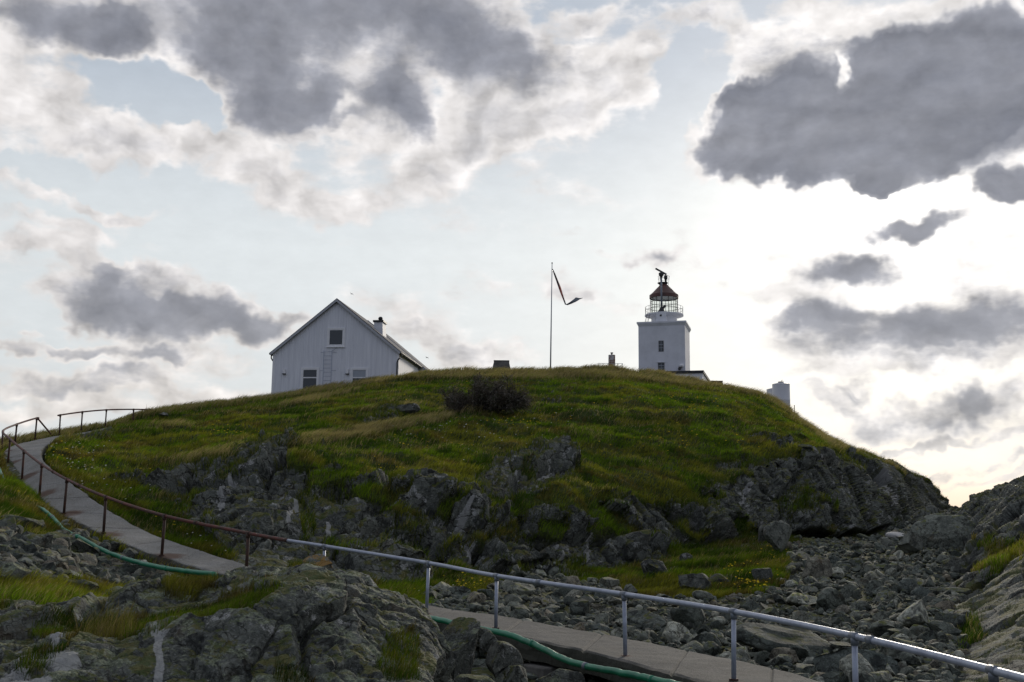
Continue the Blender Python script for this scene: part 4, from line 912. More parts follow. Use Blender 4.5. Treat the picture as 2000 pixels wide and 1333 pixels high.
# flowers: small yellow and white heads
def flowers(name, label, pts, colr, size):
    n = len(pts); V = []; 
    for k in range(6):
        a = k * np.pi / 3; V.append(pts + np.stack([np.cos(a) * size, np.sin(a) * size * .7, np.full(n, .35) * size + np.sin(a) * size * .5], -1))
    V = np.stack([pts + np.array([0, 0, 1]) * size[:, None] * .1] + V, 1).reshape(-1, 3) if np.ndim(size) else None
    kk = np.arange(n)[:, None] * 7; lp = np.concatenate([kk + np.array([[0, 1 + j, 1 + (j + 1) % 6]]) for j in range(6)], 1).ravel()
    nf_ = n * 6; C = np.repeat(colr, 7, 0)
    o = npmesh(name, V, lp, np.arange(nf_) * 3, np.full(nf_, 3), M_BLADE, False, {'col': C}); tag(o, label, 'flowers', kind='stuff')
YEL = np.array([.58, .42, .02]); WHT = np.array([.62, .62, .56])
def fl_field(spots):
    s_ = np.zeros(GR.shape)
    for (cx, cy, rx, ry, w_) in spots: s_ = np.maximum(s_, w_ * np.exp(-((GX - cx) / rx) ** 2 - ((GY - cy) / ry) ** 2))
    return s_ * (gm > .5) * vis
ys = [(240, 925, 50, 8, .8), (450, 848, 60, 8, .6), (730, 925, 50, 14, .8), (810, 870, 80, 12, .6), (1010, 830, 100, 14, .35), (1080, 955, 60, 6, .8), (1180, 871, 18, 5, 1.5), (1350, 860, 120, 20, .35), (700, 850, 30, 4, .4), (350, 1035, 40, 10, .8), (930, 1150, 60, 12, 1.4), (1465, 1150, 42, 12, 3.2), (1480, 1125, 60, 20, .5), (140, 900, 40, 20, .5), (60, 975, 60, 8, .5), (150, 1165, 60, 8, .4), (1510, 1080, 30, 20, .4), (330, 800, 60, 10, .3), (920, 780, 100, 20, .1), (1330, 790, 200, 20, .1)]
p, n_, t_, _ = scatter(G3, fl_field(ys), 2000); p[:, 2] += rng.uniform(.08, .20, len(p))
flowers('yellow_flowers', 'small yellow flowers scattered through the grass of the knoll', p, YEL * rng.uniform(.5, 1.2, (len(p), 1)), .012 + .0006 * p[:, 1] * rng.uniform(.5, 1.2, len(p)))
p, n_, t_, _ = scatter(G3, fl_field([(420, 1060, 60, 14, 1.0), (160, 905, 50, 25, .5), (860, 1165, 50, 10, .8), (230, 960, 60, 15, .4), (900, 850, 150, 30, .12), (1000, 1170, 100, 10, .3)]), 900); p[:, 2] += rng.uniform(.08, .20, len(p))
flowers('white_flowers', 'small white flowers beside the concrete path below the crag', p, WHT * rng.uniform(.6, 1.1, (len(p), 1)), .012 + .0005 * p[:, 1] * rng.uniform(.5, 1.2, len(p)))
# grass of the near outcrop
fgm = FG.reshape(FO.shape[:2]); fw = np.where(fgm > .5, 1.0, np.where(fgm > .35, .3, 0)) * (FXX > -60) * (FXX < 1000) * (FYY < 1420)
p, n_, t_, _ = scatter(F3, fw, 42000); px, py = proj(p); nb = len(p)
tl = ((px > 150) & (px < 260) & (py > 1180)).astype(float); tf = ((px > 320) & (px < 430) & (py < 1170)).astype(float); sf = .14 + .6 * tl * (rng.random(nb) < .5)
Ln = rng.uniform(.04, .12, nb) * (1 + 1.6 * tl * (rng.random(nb) < .25) + .6 * tf)
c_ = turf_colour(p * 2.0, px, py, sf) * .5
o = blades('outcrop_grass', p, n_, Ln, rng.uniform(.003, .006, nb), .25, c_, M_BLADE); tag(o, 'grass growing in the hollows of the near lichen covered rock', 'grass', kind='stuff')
rgm = RG.reshape(RO.shape[:2]); p, n_, t_, _ = scatter(R3, (rgm > .5) * 1.0, 16000); nb = len(p)
o = blades('ridge_grass', p, n_, rng.uniform(.10, .28, nb), .003 + .0005 * p[:, 1], .2, turf_colour(p, p[:, 0], p[:, 2], np.full(nb, .25)), M_BLADE); tag(o, 'clumps of grass in the cracks of the right-hand rocks', 'grass', kind='stuff')

# ================================================================ STONES
import bmesh
def stone_mesh(seed, sub, cuts=13, rough=.05, lo=.45, hi=.85, sq=(1, 1, 1)):
    r_ = np.random.default_rng(seed); bm = bmesh.new(); bmesh.ops.create_icosphere(bm, subdivisions=sub, radius=1.0)
    V = np.array([v.co[:] for v in bm.verts]); Fc = [tuple(v.index for v in f.verts) for f in bm.faces]; bm.free()
    for _ in range(cuts):
        n = r_.normal(size=3); n /= np.linalg.norm(n); h = r_.uniform(lo, hi); dd_ = V @ n - h; V = V - np.clip(dd_, 0, None)[:, None] * n
    V = V * np.array(sq); V = V / np.abs(V).max(); nn = V / np.linalg.norm(V, axis=1, keepdims=True)
    V = V + nn * ((fbm(V + seed, 2.0, 4, seed) - .5) * rough * 2.2)[:, None] + nn * ((fbm(V + seed, 7.0, 3, seed + 3) - .5) * rough * .9)[:, None]
    return V, np.array(Fc)
SQ = [(1, .8, .6), (1, .7, .45), (1, .9, .75), (1, .6, .5), (1, .85, .5), (1.0, .75, .35), (1, .95, .8), (1, .65, .6)]
VAR = [stone_mesh(40 + i, 4, cuts=15, sq=SQ[i % 8], lo=.35 if i % 3 else .55) for i in range(16)]
VARL = [stone_mesh(90 + i, 2, cuts=11, sq=SQ[i % 8]) for i in range(12)]
def rot(a, b, c): return np.array(Euler((a, b, c)).to_matrix())
# big ones the photograph singles out
def boulder(name, label, cat, px, py, d, size, rz=0, tilt=(0, 0), seed=1, m=None, sink=.25, sub=5, kw=None, group=None, zoff=None, fac=None):
    V, Fc = stone_mesh(seed, sub, **(kw or {})); 
    if fac: 
        nn = V / np.linalg.norm(V, axis=1, keepdims=True); V = V + nn * (facet(V, fac[0], seed, crack=.12) * fac[1])[:, None]
    V = V * np.array(size) * .5; c = PV(px, py, d)
    me_v = V; fl = len(Fc)
    o = npmesh(name, me_v, Fc.ravel(), np.arange(fl) * 3, np.full(fl, 3), m or M_STONE, True, {'tint': np.full(len(V), .15), 'grass': np.zeros(len(V))})
    o.location = c; o.rotation_euler = (tilt[0], tilt[1], rz); tag(o, label, cat, group); return o
def gp(px, py, lift_=0):      # ground distance under an image point
    h = hit(px, py); return h
bigs = [
 ('big angular grey slab standing beside the causeway behind the railing', 1262, 1226, (1.25, .75, .62), 2.6, 11),
 ('dark square boulder just right of the big angular slab', 1345, 1232, (1.1, .8, .85), 1.1, 12),
 ('brown edged block right of the dark boulder by the causeway', 1375, 1248, (.5, .45, .42), .4, 13),
 ('large humped grey boulder with a hollow at the causeway edge, right of the post', 1535, 1275, (2.0, 1.2, .75), .2, 14),
 ('long banded grey boulder near the bottom of the picture', 1690, 1318, (1.5, .9, .55), -.2, 15),
 ('mottled pale boulder behind the banded one', 1760, 1285, (1.1, .8, .5), .3, 16),
 ('dark boulder with a black hollow beneath in the middle of the beach', 1625, 1190, (1.1, .8, .6), .5, 17),
 ('broad speckled boulder left of the hollow one', 1565, 1180, (1.2, .9, .55), 1.2, 18),
 ('upright triangular grey stone at the edge of the grass', 1588, 1135, (1.1, .6, 1.1), .2, 19),
 ('tall dark stone leaning against the grass apron', 1522, 1078, (1.3, .7, 1.5), .4, 20),
 ('square-topped block at the mouth of the gully', 1775, 1080, (1.3, .9, 1.0), .2, 21),
 ('large pointed slab leaning at the foot of the right-hand rocks', 1850, 1070, (2.6, 1.4, 2.0), -.3, 22),
 ('pointed green-grey block on the right of the beach', 1790, 1225, (1.0, .8, .75), .9, 23),
 ('rounded grey boulder left of the causeway post', 1010, 1160, (1.0, .8, .6), .3, 24),
 ('dark wedge boulder behind the left end of the causeway', 1040, 1150, (.9, .7, .6), 1.3, 25),
 ('flat-topped grey stone at the left end of the stony beach', 900, 1168, (.9, .7, .45), .7, 26),
 ('small grey boulder beside the yellow flowers', 865, 1162, (.7, .6, .4), 2.2, 27),
 ('stone slab lying flat along the right edge of the beach', 1830, 1160, (1.5, .7, .35), -.7, 28),
]
for (lab, px, py, size, rz, sd) in bigs:
    h = hit(px, py, vmin=4.5, vmax=8); b_ = boulder('boulder', lab, 'boulder', px, py, 1, size, rz, (random.uniform(-.15, .15), random.uniform(-.15, .15)), sd, group='boulders on the stony beach', kw=dict(cuts=12, lo=.35, hi=.8, sq=(1, 1, 1)), fac=(1.2, .06))
    b_.location = h + Vector((0, 0, size[2] * .22))
wst = boulder('boulder', 'pale round flat-topped stone at the head of the gully', 'boulder', 1, 1, 1, (.95, .8, .34), 0, seed=33, kw=dict(cuts=4, lo=.5, hi=.8)); wst.location = hit(1749, 1052, vmin=6) + Vector((0, 0, .15)); wst.data.materials[0] = simple('pale_stone', (.46, .45, .43), .8, var=.15, nscale=3, bd=.02)
ors = boulder('boulder', 'low rock with orange lichen behind the near outcrop, left of the first grey post', 'boulder', 606, 1112, 17.2, (.8, .5, .46), .3, seed=36, m=None, kw=dict(cuts=12, lo=.35, hi=.8), fac=(1.6, .06))
mo, go, bo, oo = mat('orange_lichen_rock'); tco = go.n('ShaderNodeTexCoord').outputs['Object']; oc, oh, om = rock_nodes(go, tco, 1.3, .60, 0, 2.5)
onz = go.sep(go.n('ShaderNodeNewGeometry').outputs['Normal'])[2]
go.put(bo.inputs['Base Color'], go.mix(go.m('MULTIPLY', go.mr(go.m('ADD', go.noise(tco, 5, 6, .7), go.m('MULTIPLY', onz, .12)), .56, .64), .85), oc, (.24, .13, .02))); bo.inputs['Roughness'].default_value = .9; bump(go, bo, oh, .7, .03); ors.data.materials[0] = mo
# upright boulder right of the outcrop and the dark rocks below the causeway
nb_ = boulder('boulder', 'tall angular boulder standing against the right end of the near outcrop', 'boulder', 893, 1292, 14.2, (.78, .8, 1.25), .2, (.1, .12), seed=41, m=M_FROCK, kw=dict(cuts=16, lo=.4, hi=.8), fac=(1.3, .08))
for i, (px, py, d, sz) in enumerate([(960, 1262, 15.6, (.35, .3, .4)), (975, 1300, 14.9, (.75, .6, .6)), (1005, 1325, 13.9, (.5, .5, .4)), (940, 1240, 16.2, (.3, .3, .3)), (1090, 1345, 13.3, (.8, .6, .5)), (935, 1345, 13.2, (.6, .5, .5)), (1200, 1375, 12.4, (.7, .6, .5)), (1030, 1370, 12.6, (.8, .7, .5))]):
    boulder('boulder', ['small upright stone under the hose beside the tall angular boulder', 'pale rough stone in the dark below the causeway', 'lumpy stone low in the dark below the causeway', 'smallest stone tucked under the start of the hose', 'broad stone below the bend of the hose', 'stone at the foot of the tall angular boulder', 'stone under the causeway at the bottom edge, furthest right', 'broad low stone at the bottom edge under the causeway'][i], 'boulder', px, py, d, sz, i * 1.3, (.2, .1), seed=50 + i, m=M_FROCK, sub=4, kw=dict(cuts=12, lo=.4, hi=.8), group='stones below the causeway')
# rubble below the path on the left
lefts = [(55, 1092, 1.1, .6), (100, 1070, 1.2, .7), (150, 1085, 1.3, .8), (30, 1100, .8, .5), (75, 1075, .9, .5), (125, 1112, .7, .4), (210, 1105, 1.2, .45), (185, 1130, 1.0, .4), (240, 1120, .8, .4), (260, 1150, 1.0, .35), (165, 1065, .8, .5), (130, 1050, .7, .4), (60, 1120, .6, .35), (290, 1135, .8, .4), (215, 1075, .7, .4), (20, 1135, .9, .4), (90, 1140, .8, .3), (5, 1075, .7, .5), (160, 1150, 1.1, .35), (225, 1165, .9, .35), (250, 1088, .6, .4), (40, 1025, 1.2, .5), (15, 1040, .9, .5), (75, 1030, .7, .4)]
rowof = [0 if l[1] < 1066 else 1 if l[1] < 1100 else 2 for l in lefts]
def lab_left(i):
    r_ = sorted([k for k in range(len(lefts)) if rowof[k] == rowof[i]], key=lambda k: lefts[k][0]); n_ = ['leftmost', 'second from the left', 'third from the left', 'fourth from the left', 'fifth from the left', 'sixth from the left', 'seventh from the left', 'eighth from the left', 'ninth from the left', 'tenth from the left', 'eleventh from the left', 'twelfth from the left'][r_.index(i)]
    return 'grey boulder of the heap below the path, %s in its %s row' % (n_, ['upper', 'middle', 'lower'][rowof[i]])
for i, (px, py, s1, s2) in enumerate(lefts):
    h = hit(px, py, vmin=2, vmax=5.2)
    b_ = boulder('boulder', lab_left(i), 'boulder', px, py, 1, (s1, s1 * .75, s2 * 1.15), i * 1.7, (random.uniform(-.3, .3), random.uniform(-.3, .3)), 70 + i, m=M_FROCK, sub=4, group='boulder heap below the path', kw=dict(cuts=13, lo=.35, hi=.8), fac=(1.4, .05)); b_.location = h + Vector((0, 0, s2 * .15))
# stones the hill shows
for (lab, px, py, sz, sd, v0) in [('dark flat-topped rock standing out of the grass left of the bush', 792, 806, (1.5, 1.0, .75), 101, 8), ('pale flat rock at the end of the skyline railing', 318, 812, (1.0, .6, .3), 102, 9), ('flat stone lying on the slope above the right-hand crag', 1578, 877, (.9, .6, .32), 103, 8), ('grey pointed stone in the grass at the foot of the crag', 1275, 1125, (.9, .7, .8), 104, 6), ('small dark rock in the grass apron', 1345, 1098, (.6, .5, .5), 105, 6), ('jagged rock at the lower right of the grass apron', 1365, 1155, (1.1, .7, .8), 106, 6), ('pale lichen-spotted boulder resting against the crag foot', 1240, 1090, (2.2, 1.2, 1.6), 107, 6), ('narrow upright stone at the grass corner near the gully', 1490, 1060, (.8, .5, 1.3), 108, 6), ('rough dark outcrop stone right of the yellow flowers', 1400, 1145, (.8, .6, .5), 109, 6), ('low stone among the yellow flowers', 1490, 1140, (.7, .5, .6), 110, 6)]:
    h = hit(px, py, vmin=v0); b_ = boulder('boulder', lab, 'boulder', px, py, 1, sz, sd, (.1, -.1), sd, m=M_ROCK, sub=4, kw=dict(cuts=14, lo=.4, hi=.8), fac=(1.3, .07)); b_.location = h + Vector((0, 0, sz[2] * .25))
# the stony beach: the 300 that show largest stand alone, the rest is one mass
bm_ = beach.reshape(GR.shape) * (VP[:, None] > 4.2) * (VP[:, None] < 8.2) * (GX > 820) * (GX < 2020)
def place(n, s0, s1, pw, dpow):
    w_ = bm_ * np.clip(20 / np.maximum(G3[..., 1], 8), .05, 3) ** dpow
    p_, n_, t_, _ = scatter(G3, w_, n); s_ = s0 + (s1 - s0) * rng.random(n) ** pw; return p_, s_
pA, sA = place(3400, .12, .62, 4.5, 1.1); show = sA / pA[:, 1]; order = np.argsort(-show); px_, py_ = proj(pA)
keep = [i for i in order if -20 < px_[i] < 2020 and py_[i] < 1350][:280]; rest = np.array(sorted(set(range(3400)) - set(keep)))
protos = []
for i, (V, Fc) in enumerate(VAR):
    me = bpy.data.meshes.new('stone'); fl = len(Fc)
    tmp = npmesh('stone', V * .5, Fc.ravel(), np.arange(fl) * 3, np.full(fl, 3), M_STONE, True, {'tint': np.full(len(V), i * .061)})
    protos.append(tmp.data); bpy.data.objects.remove(tmp)
for i in keep:
    o = bpy.data.objects.new('stone', protos[rng.integers(16)]); COL.objects.link(o); s_ = sA[i]
    o.location = (pA[i, 0], pA[i, 1], pA[i, 2] + s_ * .16); o.scale = (s_, s_ * rng.uniform(.8, 1.1), s_ * rng.uniform(.8, 1.2)); o.rotation_euler = (rng.normal(0, .35), rng.normal(0, .35), rng.uniform(0, 6.28))
    mi = protos.index(o.data); shape_ = ['blocky', 'long flattish', 'rounded', 'narrow', 'flat'][mi % 5 if mi % 8 != 2 else 2]; x_, y_ = px_[i], pA[i, 1]
    zone = ('at the left end of the stony beach' if x_ < 1000 else 'behind the causeway between third and fourth grey posts' if y_ < 22 and x_ < 1230 else 'behind the railing right of the fourth grey post' if y_ < 20 else 'beside the right-hand rocks' if x_ > 1780 else 'near the foot of the crag' if y_ > 34 else 'below the grass apron' if x_ < 1480 else 'in the middle of the stony beach')
    size_ = 'large' if s_ > .42 else 'middling' if s_ > .25 else 'small'
    lab_ = '%s %s grey stone lying %s' % (size_, shape_, zone)
    tag(o, lab_, 'stone', 'loose stones on the beach')
def mass(pts, sizes, var, zk=.18):
    Vs, Fs, Ts = [], [], []; k = 0
    vi = rng.integers(len(var), size=len(pts))
    for i in range(len(pts)):
        V, Fc = var[vi[i]]; M_ = rot(rng.normal(0, .4), rng.normal(0, .4), rng.uniform(0, 6.28)); s_ = sizes[i]
        Vs.append((V * .5 * s_ * np.array([1, rng.uniform(.75, 1.1), rng.uniform(.75, 1.2)])) @ M_.T + pts[i] + np.array([0, 0, s_ * zk])); Fs.append(Fc + k); Ts.append(np.full(len(V), rng.random())); k += len(V)
    return np.concatenate(Vs), np.concatenate(Fs), np.concatenate(Ts)
pB, sB = place(11000, .05, .26, 2.2, 1.5)
V1, F1_, T1 = mass(pA[rest], sA[rest], VARL); V2, F2_, T2 = mass(pB, sB, VARL, .2)
Fc = np.concatenate([F1_, F2_ + len(V1)]); fl = len(Fc)
M_STUFF = make_rock('beach_rubble', 1.1, .68, 0.0, 2.2, orange=False, bs=.6, bd=.03, rnd=True)
o = npmesh('beach_rubble', np.concatenate([V1, V2]), Fc.ravel(), np.arange(fl) * 3, np.full(fl, 3), M_STUFF, False, {'tint': np.concatenate([T1, T2])}); tag(o, 'grey rubble of small stones filling the beach between the larger ones', 'rubble', kind='stuff')
# small rubble on the left below the path
wl = (pd.reshape(GR.shape) > .45) * (VP[:, None] > 2.9) * (VP[:, None] < 5.6) * (GX > -40) * (GX < 360) * (GR < .5)
p_, n_, t_, _ = scatter(G3, wl * 1.0, 1500); V1, F1_, T1 = mass(p_, .1 + .5 * rng.random(1500) ** 2.5, VARL); fl = len(F1_)
o = npmesh('bank_rubble', V1, F1_.ravel(), np.arange(fl) * 3, np.full(fl, 3), M_STUFF, False, {'tint': T1 * .6}); tag(o, 'small broken stones between the boulders below the path', 'rubble', kind='stuff')

# ================================================================ HOUSE
HA = R(-4); hb = PV(533, 690, 79.5); he = PV(779, 686, 79.0)      # eave corners of the gable
hw_ = (Vector((he.x, he.y, 0)) - Vector((hb.x, hb.y, 0))).length; HC = Vector(((hb.x + he.x) / 2, (hb.y + he.y) / 2, 0))
zg = gz(HC.x, HC.y) - .9; zeave = (hb.z + he.z) / 2; zr = PV(661, 589, 79.3).z
rzh = math.atan2(he.y - hb.y, he.x - hb.x) + R(-4)
H = empty('house', (HC.x, HC.y, zg), rzh, label='white wooden house with a steep gable standing behind the left shoulder of the knoll', cat='house')
w2 = hw_ / 2; ze = zeave - zg; zt = zr - zg; L_ = 10.5
def gx(px, py): # gable coordinates of an image point
    r_ = ray(px, py); inv = H.matrix_world
    c, s_ = math.cos(rzh), math.sin(rzh); nx, ny = -s_, c   # gable plane normal (y axis of the house)
    t = (HC.x * nx + HC.y * ny) / (r_[0] * nx + r_[1] * ny); p_ = r_ * t; return ((p_[0] - HC.x) * c + (p_[1] - HC.y) * s_, p_[2] - zg)
MB().prism([(-w2, 0), (w2, 0), (w2, ze), (0, zt - .05), (-w2, ze)], 0, L_).build('wall', M_CLAD, H)
bt = MB(); nbt = int(hw_ / .19); sl2 = (zt - ze) / w2; wins = []
for (a, b, c, d) in ((643, 644, 670, 675), (591.5, 721.5, 620, 738), (688, 722, 716, 738)):
    q0 = gx(a, b); q1 = gx(c, d); wins.append((q0[0] - .18, q1[0] + .18, q1[1] - (1.6 if d == 738 else .16), q0[1] + .16))
for i in range(1, nbt):
    x = -w2 + i * hw_ / nbt; segs = [(0.0, zt - .12 - abs(x) * sl2)]
    for (a, b, c, d) in wins:
        if a < x < b: segs = [t for (u, v) in segs for t in ((u, min(v, c)), (max(u, d), v)) if t[1] - t[0] > .05]
    for (u, v) in segs: bt.box(x - .02, x + .02, -.018, .0, u, v)
bt.build('cladding_battens', M_CLAD, H)
sn = math.hypot(w2, zt - ze); ux, uz = w2 / sn, (zt - ze) / sn
def slope(m_, sgn, x0, z0, run, thick, y0, y1, ux=ux, uz=uz):
    a = (x0, z0); b = (x0 + sgn * ux * run, z0 - uz * run); n = (sgn * uz * thick, ux * thick)
    poly = [a, b, (b[0] + n[0], b[1] + n[1]), (a[0], a[1] + thick / ux)]
    if sgn < 0: poly = poly[::-1]
    return m_.prism(poly, y0, y1)
rf = MB(); slope(rf, 1, 0, zt, sn + .28, .14, -.22, L_ + .2); slope(rf, -1, 0, zt, sn + .28, .14, -.22, L_ + .2)
rf.build('roof', M_SLATE, H)
bb = MB(); slope(bb, 1, 0, zt - .08, sn + .20, .15, -.265, -.225); slope(bb, -1, 0, zt - .08, sn + .20, .15, -.265, -.225); bb.build('bargeboard', M_ROOF, H)
for sgn in (-1, 1):
    MB().box(sgn * w2 - .08, sgn * w2 + .08, -.035, .06, 0, ze).build('corner_board', M_TRIM, H)
    gt = MB(); gt.tube([(sgn * (w2 + .24), -.2, ze - .12), (sgn * (w2 + .24), L_ + .2, ze - .12)], .075, 8); gt.build('gutter', M_DIRON, H)
xg = w2 + .16
MB().tube([(w2 + .22, .1, ze - .16), (w2 + .22, .08, ze - .34), (w2 + .02, -.07, ze - .62), (w2 - .02, -.09, ze - .8), (w2 - .02, -.09, .2)], .05, 8).build('downpipe', M_DARK, H, smooth=True)
MB().tube([(-w2 - .2, .0, ze - .15), (-w2 - .2, 0, ze - .4), (-w2 - .07, 0, ze - .6)], .05, 8).build('downpipe', M_DIRON, H, smooth=True)
def window(x0, x1, z0, z1, rails=(), blind=None, fr=.10, parent=H, y=0.0, mframe=None):
    mframe = mframe or M_TRIM; f = MB(); o_ = .12
    for (a, b, c, d) in ((x0 - o_, x1 + o_, z1, z1 + o_), (x0 - o_, x1 + o_, z0 - o_, z0), (x0 - o_, x0, z0, z1), (x1, x1 + o_, z0, z1)): f.box(a, b, y - .06, y + .05, c, d)
    w_ = f.build('window', mframe, parent)
    s_ = MB(); i_ = .06
    for (a, b, c, d) in ((x0, x1, z1 - i_, z1), (x0, x1, z0, z0 + i_), (x0, x0 + i_, z0 + i_, z1 - i_), (x1 - i_, x1, z0 + i_, z1 - i_)): s_.box(a, b, y - .045, y + .01, c, d)
    for zr_ in rails: s_.box(x0 + i_, x1 - i_, y - .05, y + .01, zr_ - .04, zr_ + .04)
    s_.build('sash', mframe, w_)
    MB().box(x0 + i_ + .002, x1 - i_ - .002, y - .012, y + .0, z0 + i_ + .002, z1 - i_ - .002).build('pane', M_GLASS, w_)
    MB().box(x0 - o_ - .04, x1 + o_ + .04, y - .12, y - .062, z0 - o_ - .03, z0 - o_ + .02).build('sill', mframe, w_)
    if blind: MB().box(x0 + i_ + .003, x1 - i_ - .003, y - .018, y - .0125, blind[0], blind[1]).build('blind', M_BLIND, w_)
    return w_
x0, z1 = gx(643, 644); x1, z0 = gx(670, 675); window(x0, x1, z0, z1)
x0, z1 = gx(591.5, 721.5); x1, zb = gx(620, 738); window(x0, x1, zb - 1.35, z1, rails=(zb,))
x0, z1 = gx(688, 722); x1, zb = gx(716, 738); window(x0, x1, zb - 1.35, z1, rails=(zb,), blind=(zb + .05, z1 - .07))
for (px, py) in ((556, 727), (679, 727)):
    x, z = gx(px, py); l_ = MB().box(x - .07, x + .07, -.16, -.018, z - .12, z + .20).build('wall_lamp', M_TRIM, H); MB().box(x - .12, x + .12, -.2, -.02, z - .18, z - .125).build('lamp_shade', M_DIRON, l_)
xa, za = gx(634, 686); xb, zb = gx(647, 758); ld = MB()
for x in (xa, xb): ld.tube([(x, -.16, 0.3), (x, -.16, za)], .022, 6)
z = .4
while z < za: ld.tube([(xa, -.16, z), (xb, -.16, z)], .014, 5); z += .29
for z in (za - .1, za - 1.4, za - 2.8): ld.tube([(xa - .28, 0, z), (xa, -.16, z)], .012, 4); ld.tube([(xb + .28, 0, z), (xb, -.16, z)], .012, 4)
ld.tube([(xb, -.16, za - .05), (xb + .45, -.02, za + .35)], .014, 5)
ld.build('ladder', M_GALV, H)
# chimney on the right slope
cx0, cz0 = gx(729, 660); cx1, _ = gx(752, 660); cyy = 2.6; k_ = 1 + cyy / 79
def gxd(px, py, y):
    r_ = ray(px, py); c, s_ = math.cos(rzh), math.sin(rzh); t = ((HC.x * -s_ + HC.y * c) + y) / (r_[0] * -s_ + r_[1] * c); p_ = r_ * t; return ((p_[0] - HC.x) * c + (p_[1] - HC.y) * s_, p_[2] - zg)
ca0, cz1 = gxd(729, 629, cyy); ca1, _ = gxd(748, 629, cyy); cb0, cz0 = gxd(727, 670, cyy); cb1, _ = gxd(748.5, 670, cyy)
ch_ = MB().hexa([(cb0 - .02, cyy, cz0 - .8), (cb1, cyy, cz0 - .8), (cb1, cyy + 1.3, cz0 - .8), (cb0 - .02, cyy + 1.3, cz0 - .8)], [(ca0 + .05, cyy + .08, cz1), (ca1 - .05, cyy + .08, cz1), (ca1 - .05, cyy + 1.1, cz1), (ca0 + .05, cyy + 1.1, cz1)]).build('chimney', M_WHITE, H)
MB().box(ca0 - .03, ca1 + .03, cyy, cyy + 1.2, cz1, cz1 + .13).build('chimney_cap', M_DARK, ch_); cm = (ca0 + ca1) / 2
MB().lathe([(.0, -.02), (.13, 0), (.13, .12), (.17, .14), (.17, .24), (.10, .33), (0, .35)], (cm + .05, cyy + .5, cz1 + .12), 12).build('chimney_pot', M_DARK, ch_, smooth=True)
# rear wing: wider gable roof running on behind, its right slope seen past the main eave
yw = 7.2; ax, az_ = gxd(757, 663, yw); bx_, bz_ = gxd(833, 727, yw); sl3 = (az_ - bz_) / (bx_ - ax); rx = ax - 1.6; rz_ = az_ + 1.6 * sl3
un = math.hypot(1, sl3); run = (bx_ + .5 - rx) * un
wg = MB(); xr = bx_ - .35; zr2 = rz_ - (xr - rx) * sl3; wg.prism([(rx - 3.2, 0), (xr, 0), (xr, zr2 - .1), (rx, rz_ - .1), (rx - 3.2, rz_ - .1 - 3.2 * sl3)], yw + .35, yw + 7.5); wg.build('wing_wall', M_WHITE, H)
rw = MB(); slope(rw, 1, rx, rz_ - .02, run, .15, yw + .02, yw + 7.8, 1 / un, sl3 / un); slope(rw, -1, rx, rz_ - .02, 3.6 * un, .15, yw + .02, yw + 7.8, 1 / un, sl3 / un); rw.build('wing_roof', M_SLATE, H)
rw = MB(); slope(rw, 1, rx, rz_ - .34, run, .42, yw - .03, yw + .015, 1 / un, sl3 / un); rw.build('wing_bargeboard', M_ROOF, H)
rw = MB(); slope(rw, 1, rx, rz_ - .46, run, .05, yw + .06, yw + .3, 1 / un, sl3 / un); rw.build('soffit_trim', M_DARK, H)

# ================================================================ LIGHTHOUSE
A_ = R(-14.6); lc = PV(1338.5, 626.5, 105.0); lx = Vector((math.cos(A_), math.sin(A_), 0)); ly = Vector((-math.sin(A_), math.cos(A_), 0))
S_ = 4.5; ctr = Vector((lc.x, lc.y, 0)) - lx * S_ / 2 + ly * S_ / 2; ztop = lc.z; zb0 = gz(ctr.x, ctr.y) - .8; zb0 = min(zb0, ztop - 6.3)
LH = empty('lighthouse', (ctr.x, ctr.y, zb0), A_, label='square white lighthouse tower with a red-roofed lantern and radar on top of the knoll', cat='lighthouse')
ht = ztop - zb0; h2 = S_ / 2 - .06
def lxz(px, py, y=-h2):
    r_ = ray(px, py); t = (ctr.x * ly.x + ctr.y * ly.y + y) / (r_[0] * ly.x + r_[1] * ly.y); p_ = r_ * t; return ((p_[0] - ctr.x) * lx.x + (p_[1] - ctr.y) * lx.y, p_[2] - zb0)
MB().box(-h2, h2, -h2, h2, 0, ht - .42).build('tower', M_TOWER, LH, bevel=.02)
cn = MB(); cn.hexa([(-h2, -h2, ht - .42), (h2, -h2, ht - .42), (h2, h2, ht - .42), (-h2, h2, ht - .42)], [(-h2 - .12, -h2 - .12, ht - .16), (h2 + .12, -h2 - .12, ht - .16), (h2 + .12, h2 + .12, ht - .16), (-h2 - .12, h2 + .12, ht - .16)]); cn.box(-h2 - .14, h2 + .14, -h2 - .14, h2 + .14, ht - .16, ht); cn.build('cornice', M_TOWER, LH)
def lwin(px0, py0, px1, py1, bars, hood=False, mfr=M_CONC):
    x0, z1 = lxz(px0, py0); x1, z0 = lxz(px1, py1); y = -h2
    f = MB()
    for (a, b, c, d) in ((x0 - .04, x1 + .04, z1, z1 + .05), (x0 - .04, x1 + .04, z0 - .05, z0), (x0 - .04, x0, z0, z1), (x1, x1 + .04, z0, z1)): f.box(a, b, y - .02, y + .02, c, d)
    w_ = f.build('window', M_DIRON, LH); MB().box(x0, x1, y - .008, y + .01, z0, z1).build('pane', M_GLASS, w_)
    s_ = MB()
    for k in range(1, bars + 1): zz = z0 + (z1 - z0) * k / (bars + 1); s_.box(x0, x1, y - .016, y - .009, zz - .018, zz + .018)
    s_.box((x0 + x1) / 2 - .015, (x0 + x1) / 2 + .015, y - .0165, y - .0095, z0, z1); s_.build('glazing_bar', M_BLIND, w_)
    if hood: MB().box(x0 - .12, x1 + .12, y - .1, y - .001, z1 + .055, z1 + .12).build('hood', M_TOWER, w_)
lwin(1287, 667, 1295.5, 686, 2); lwin(1286, 710, 1297, 724, 2, True)
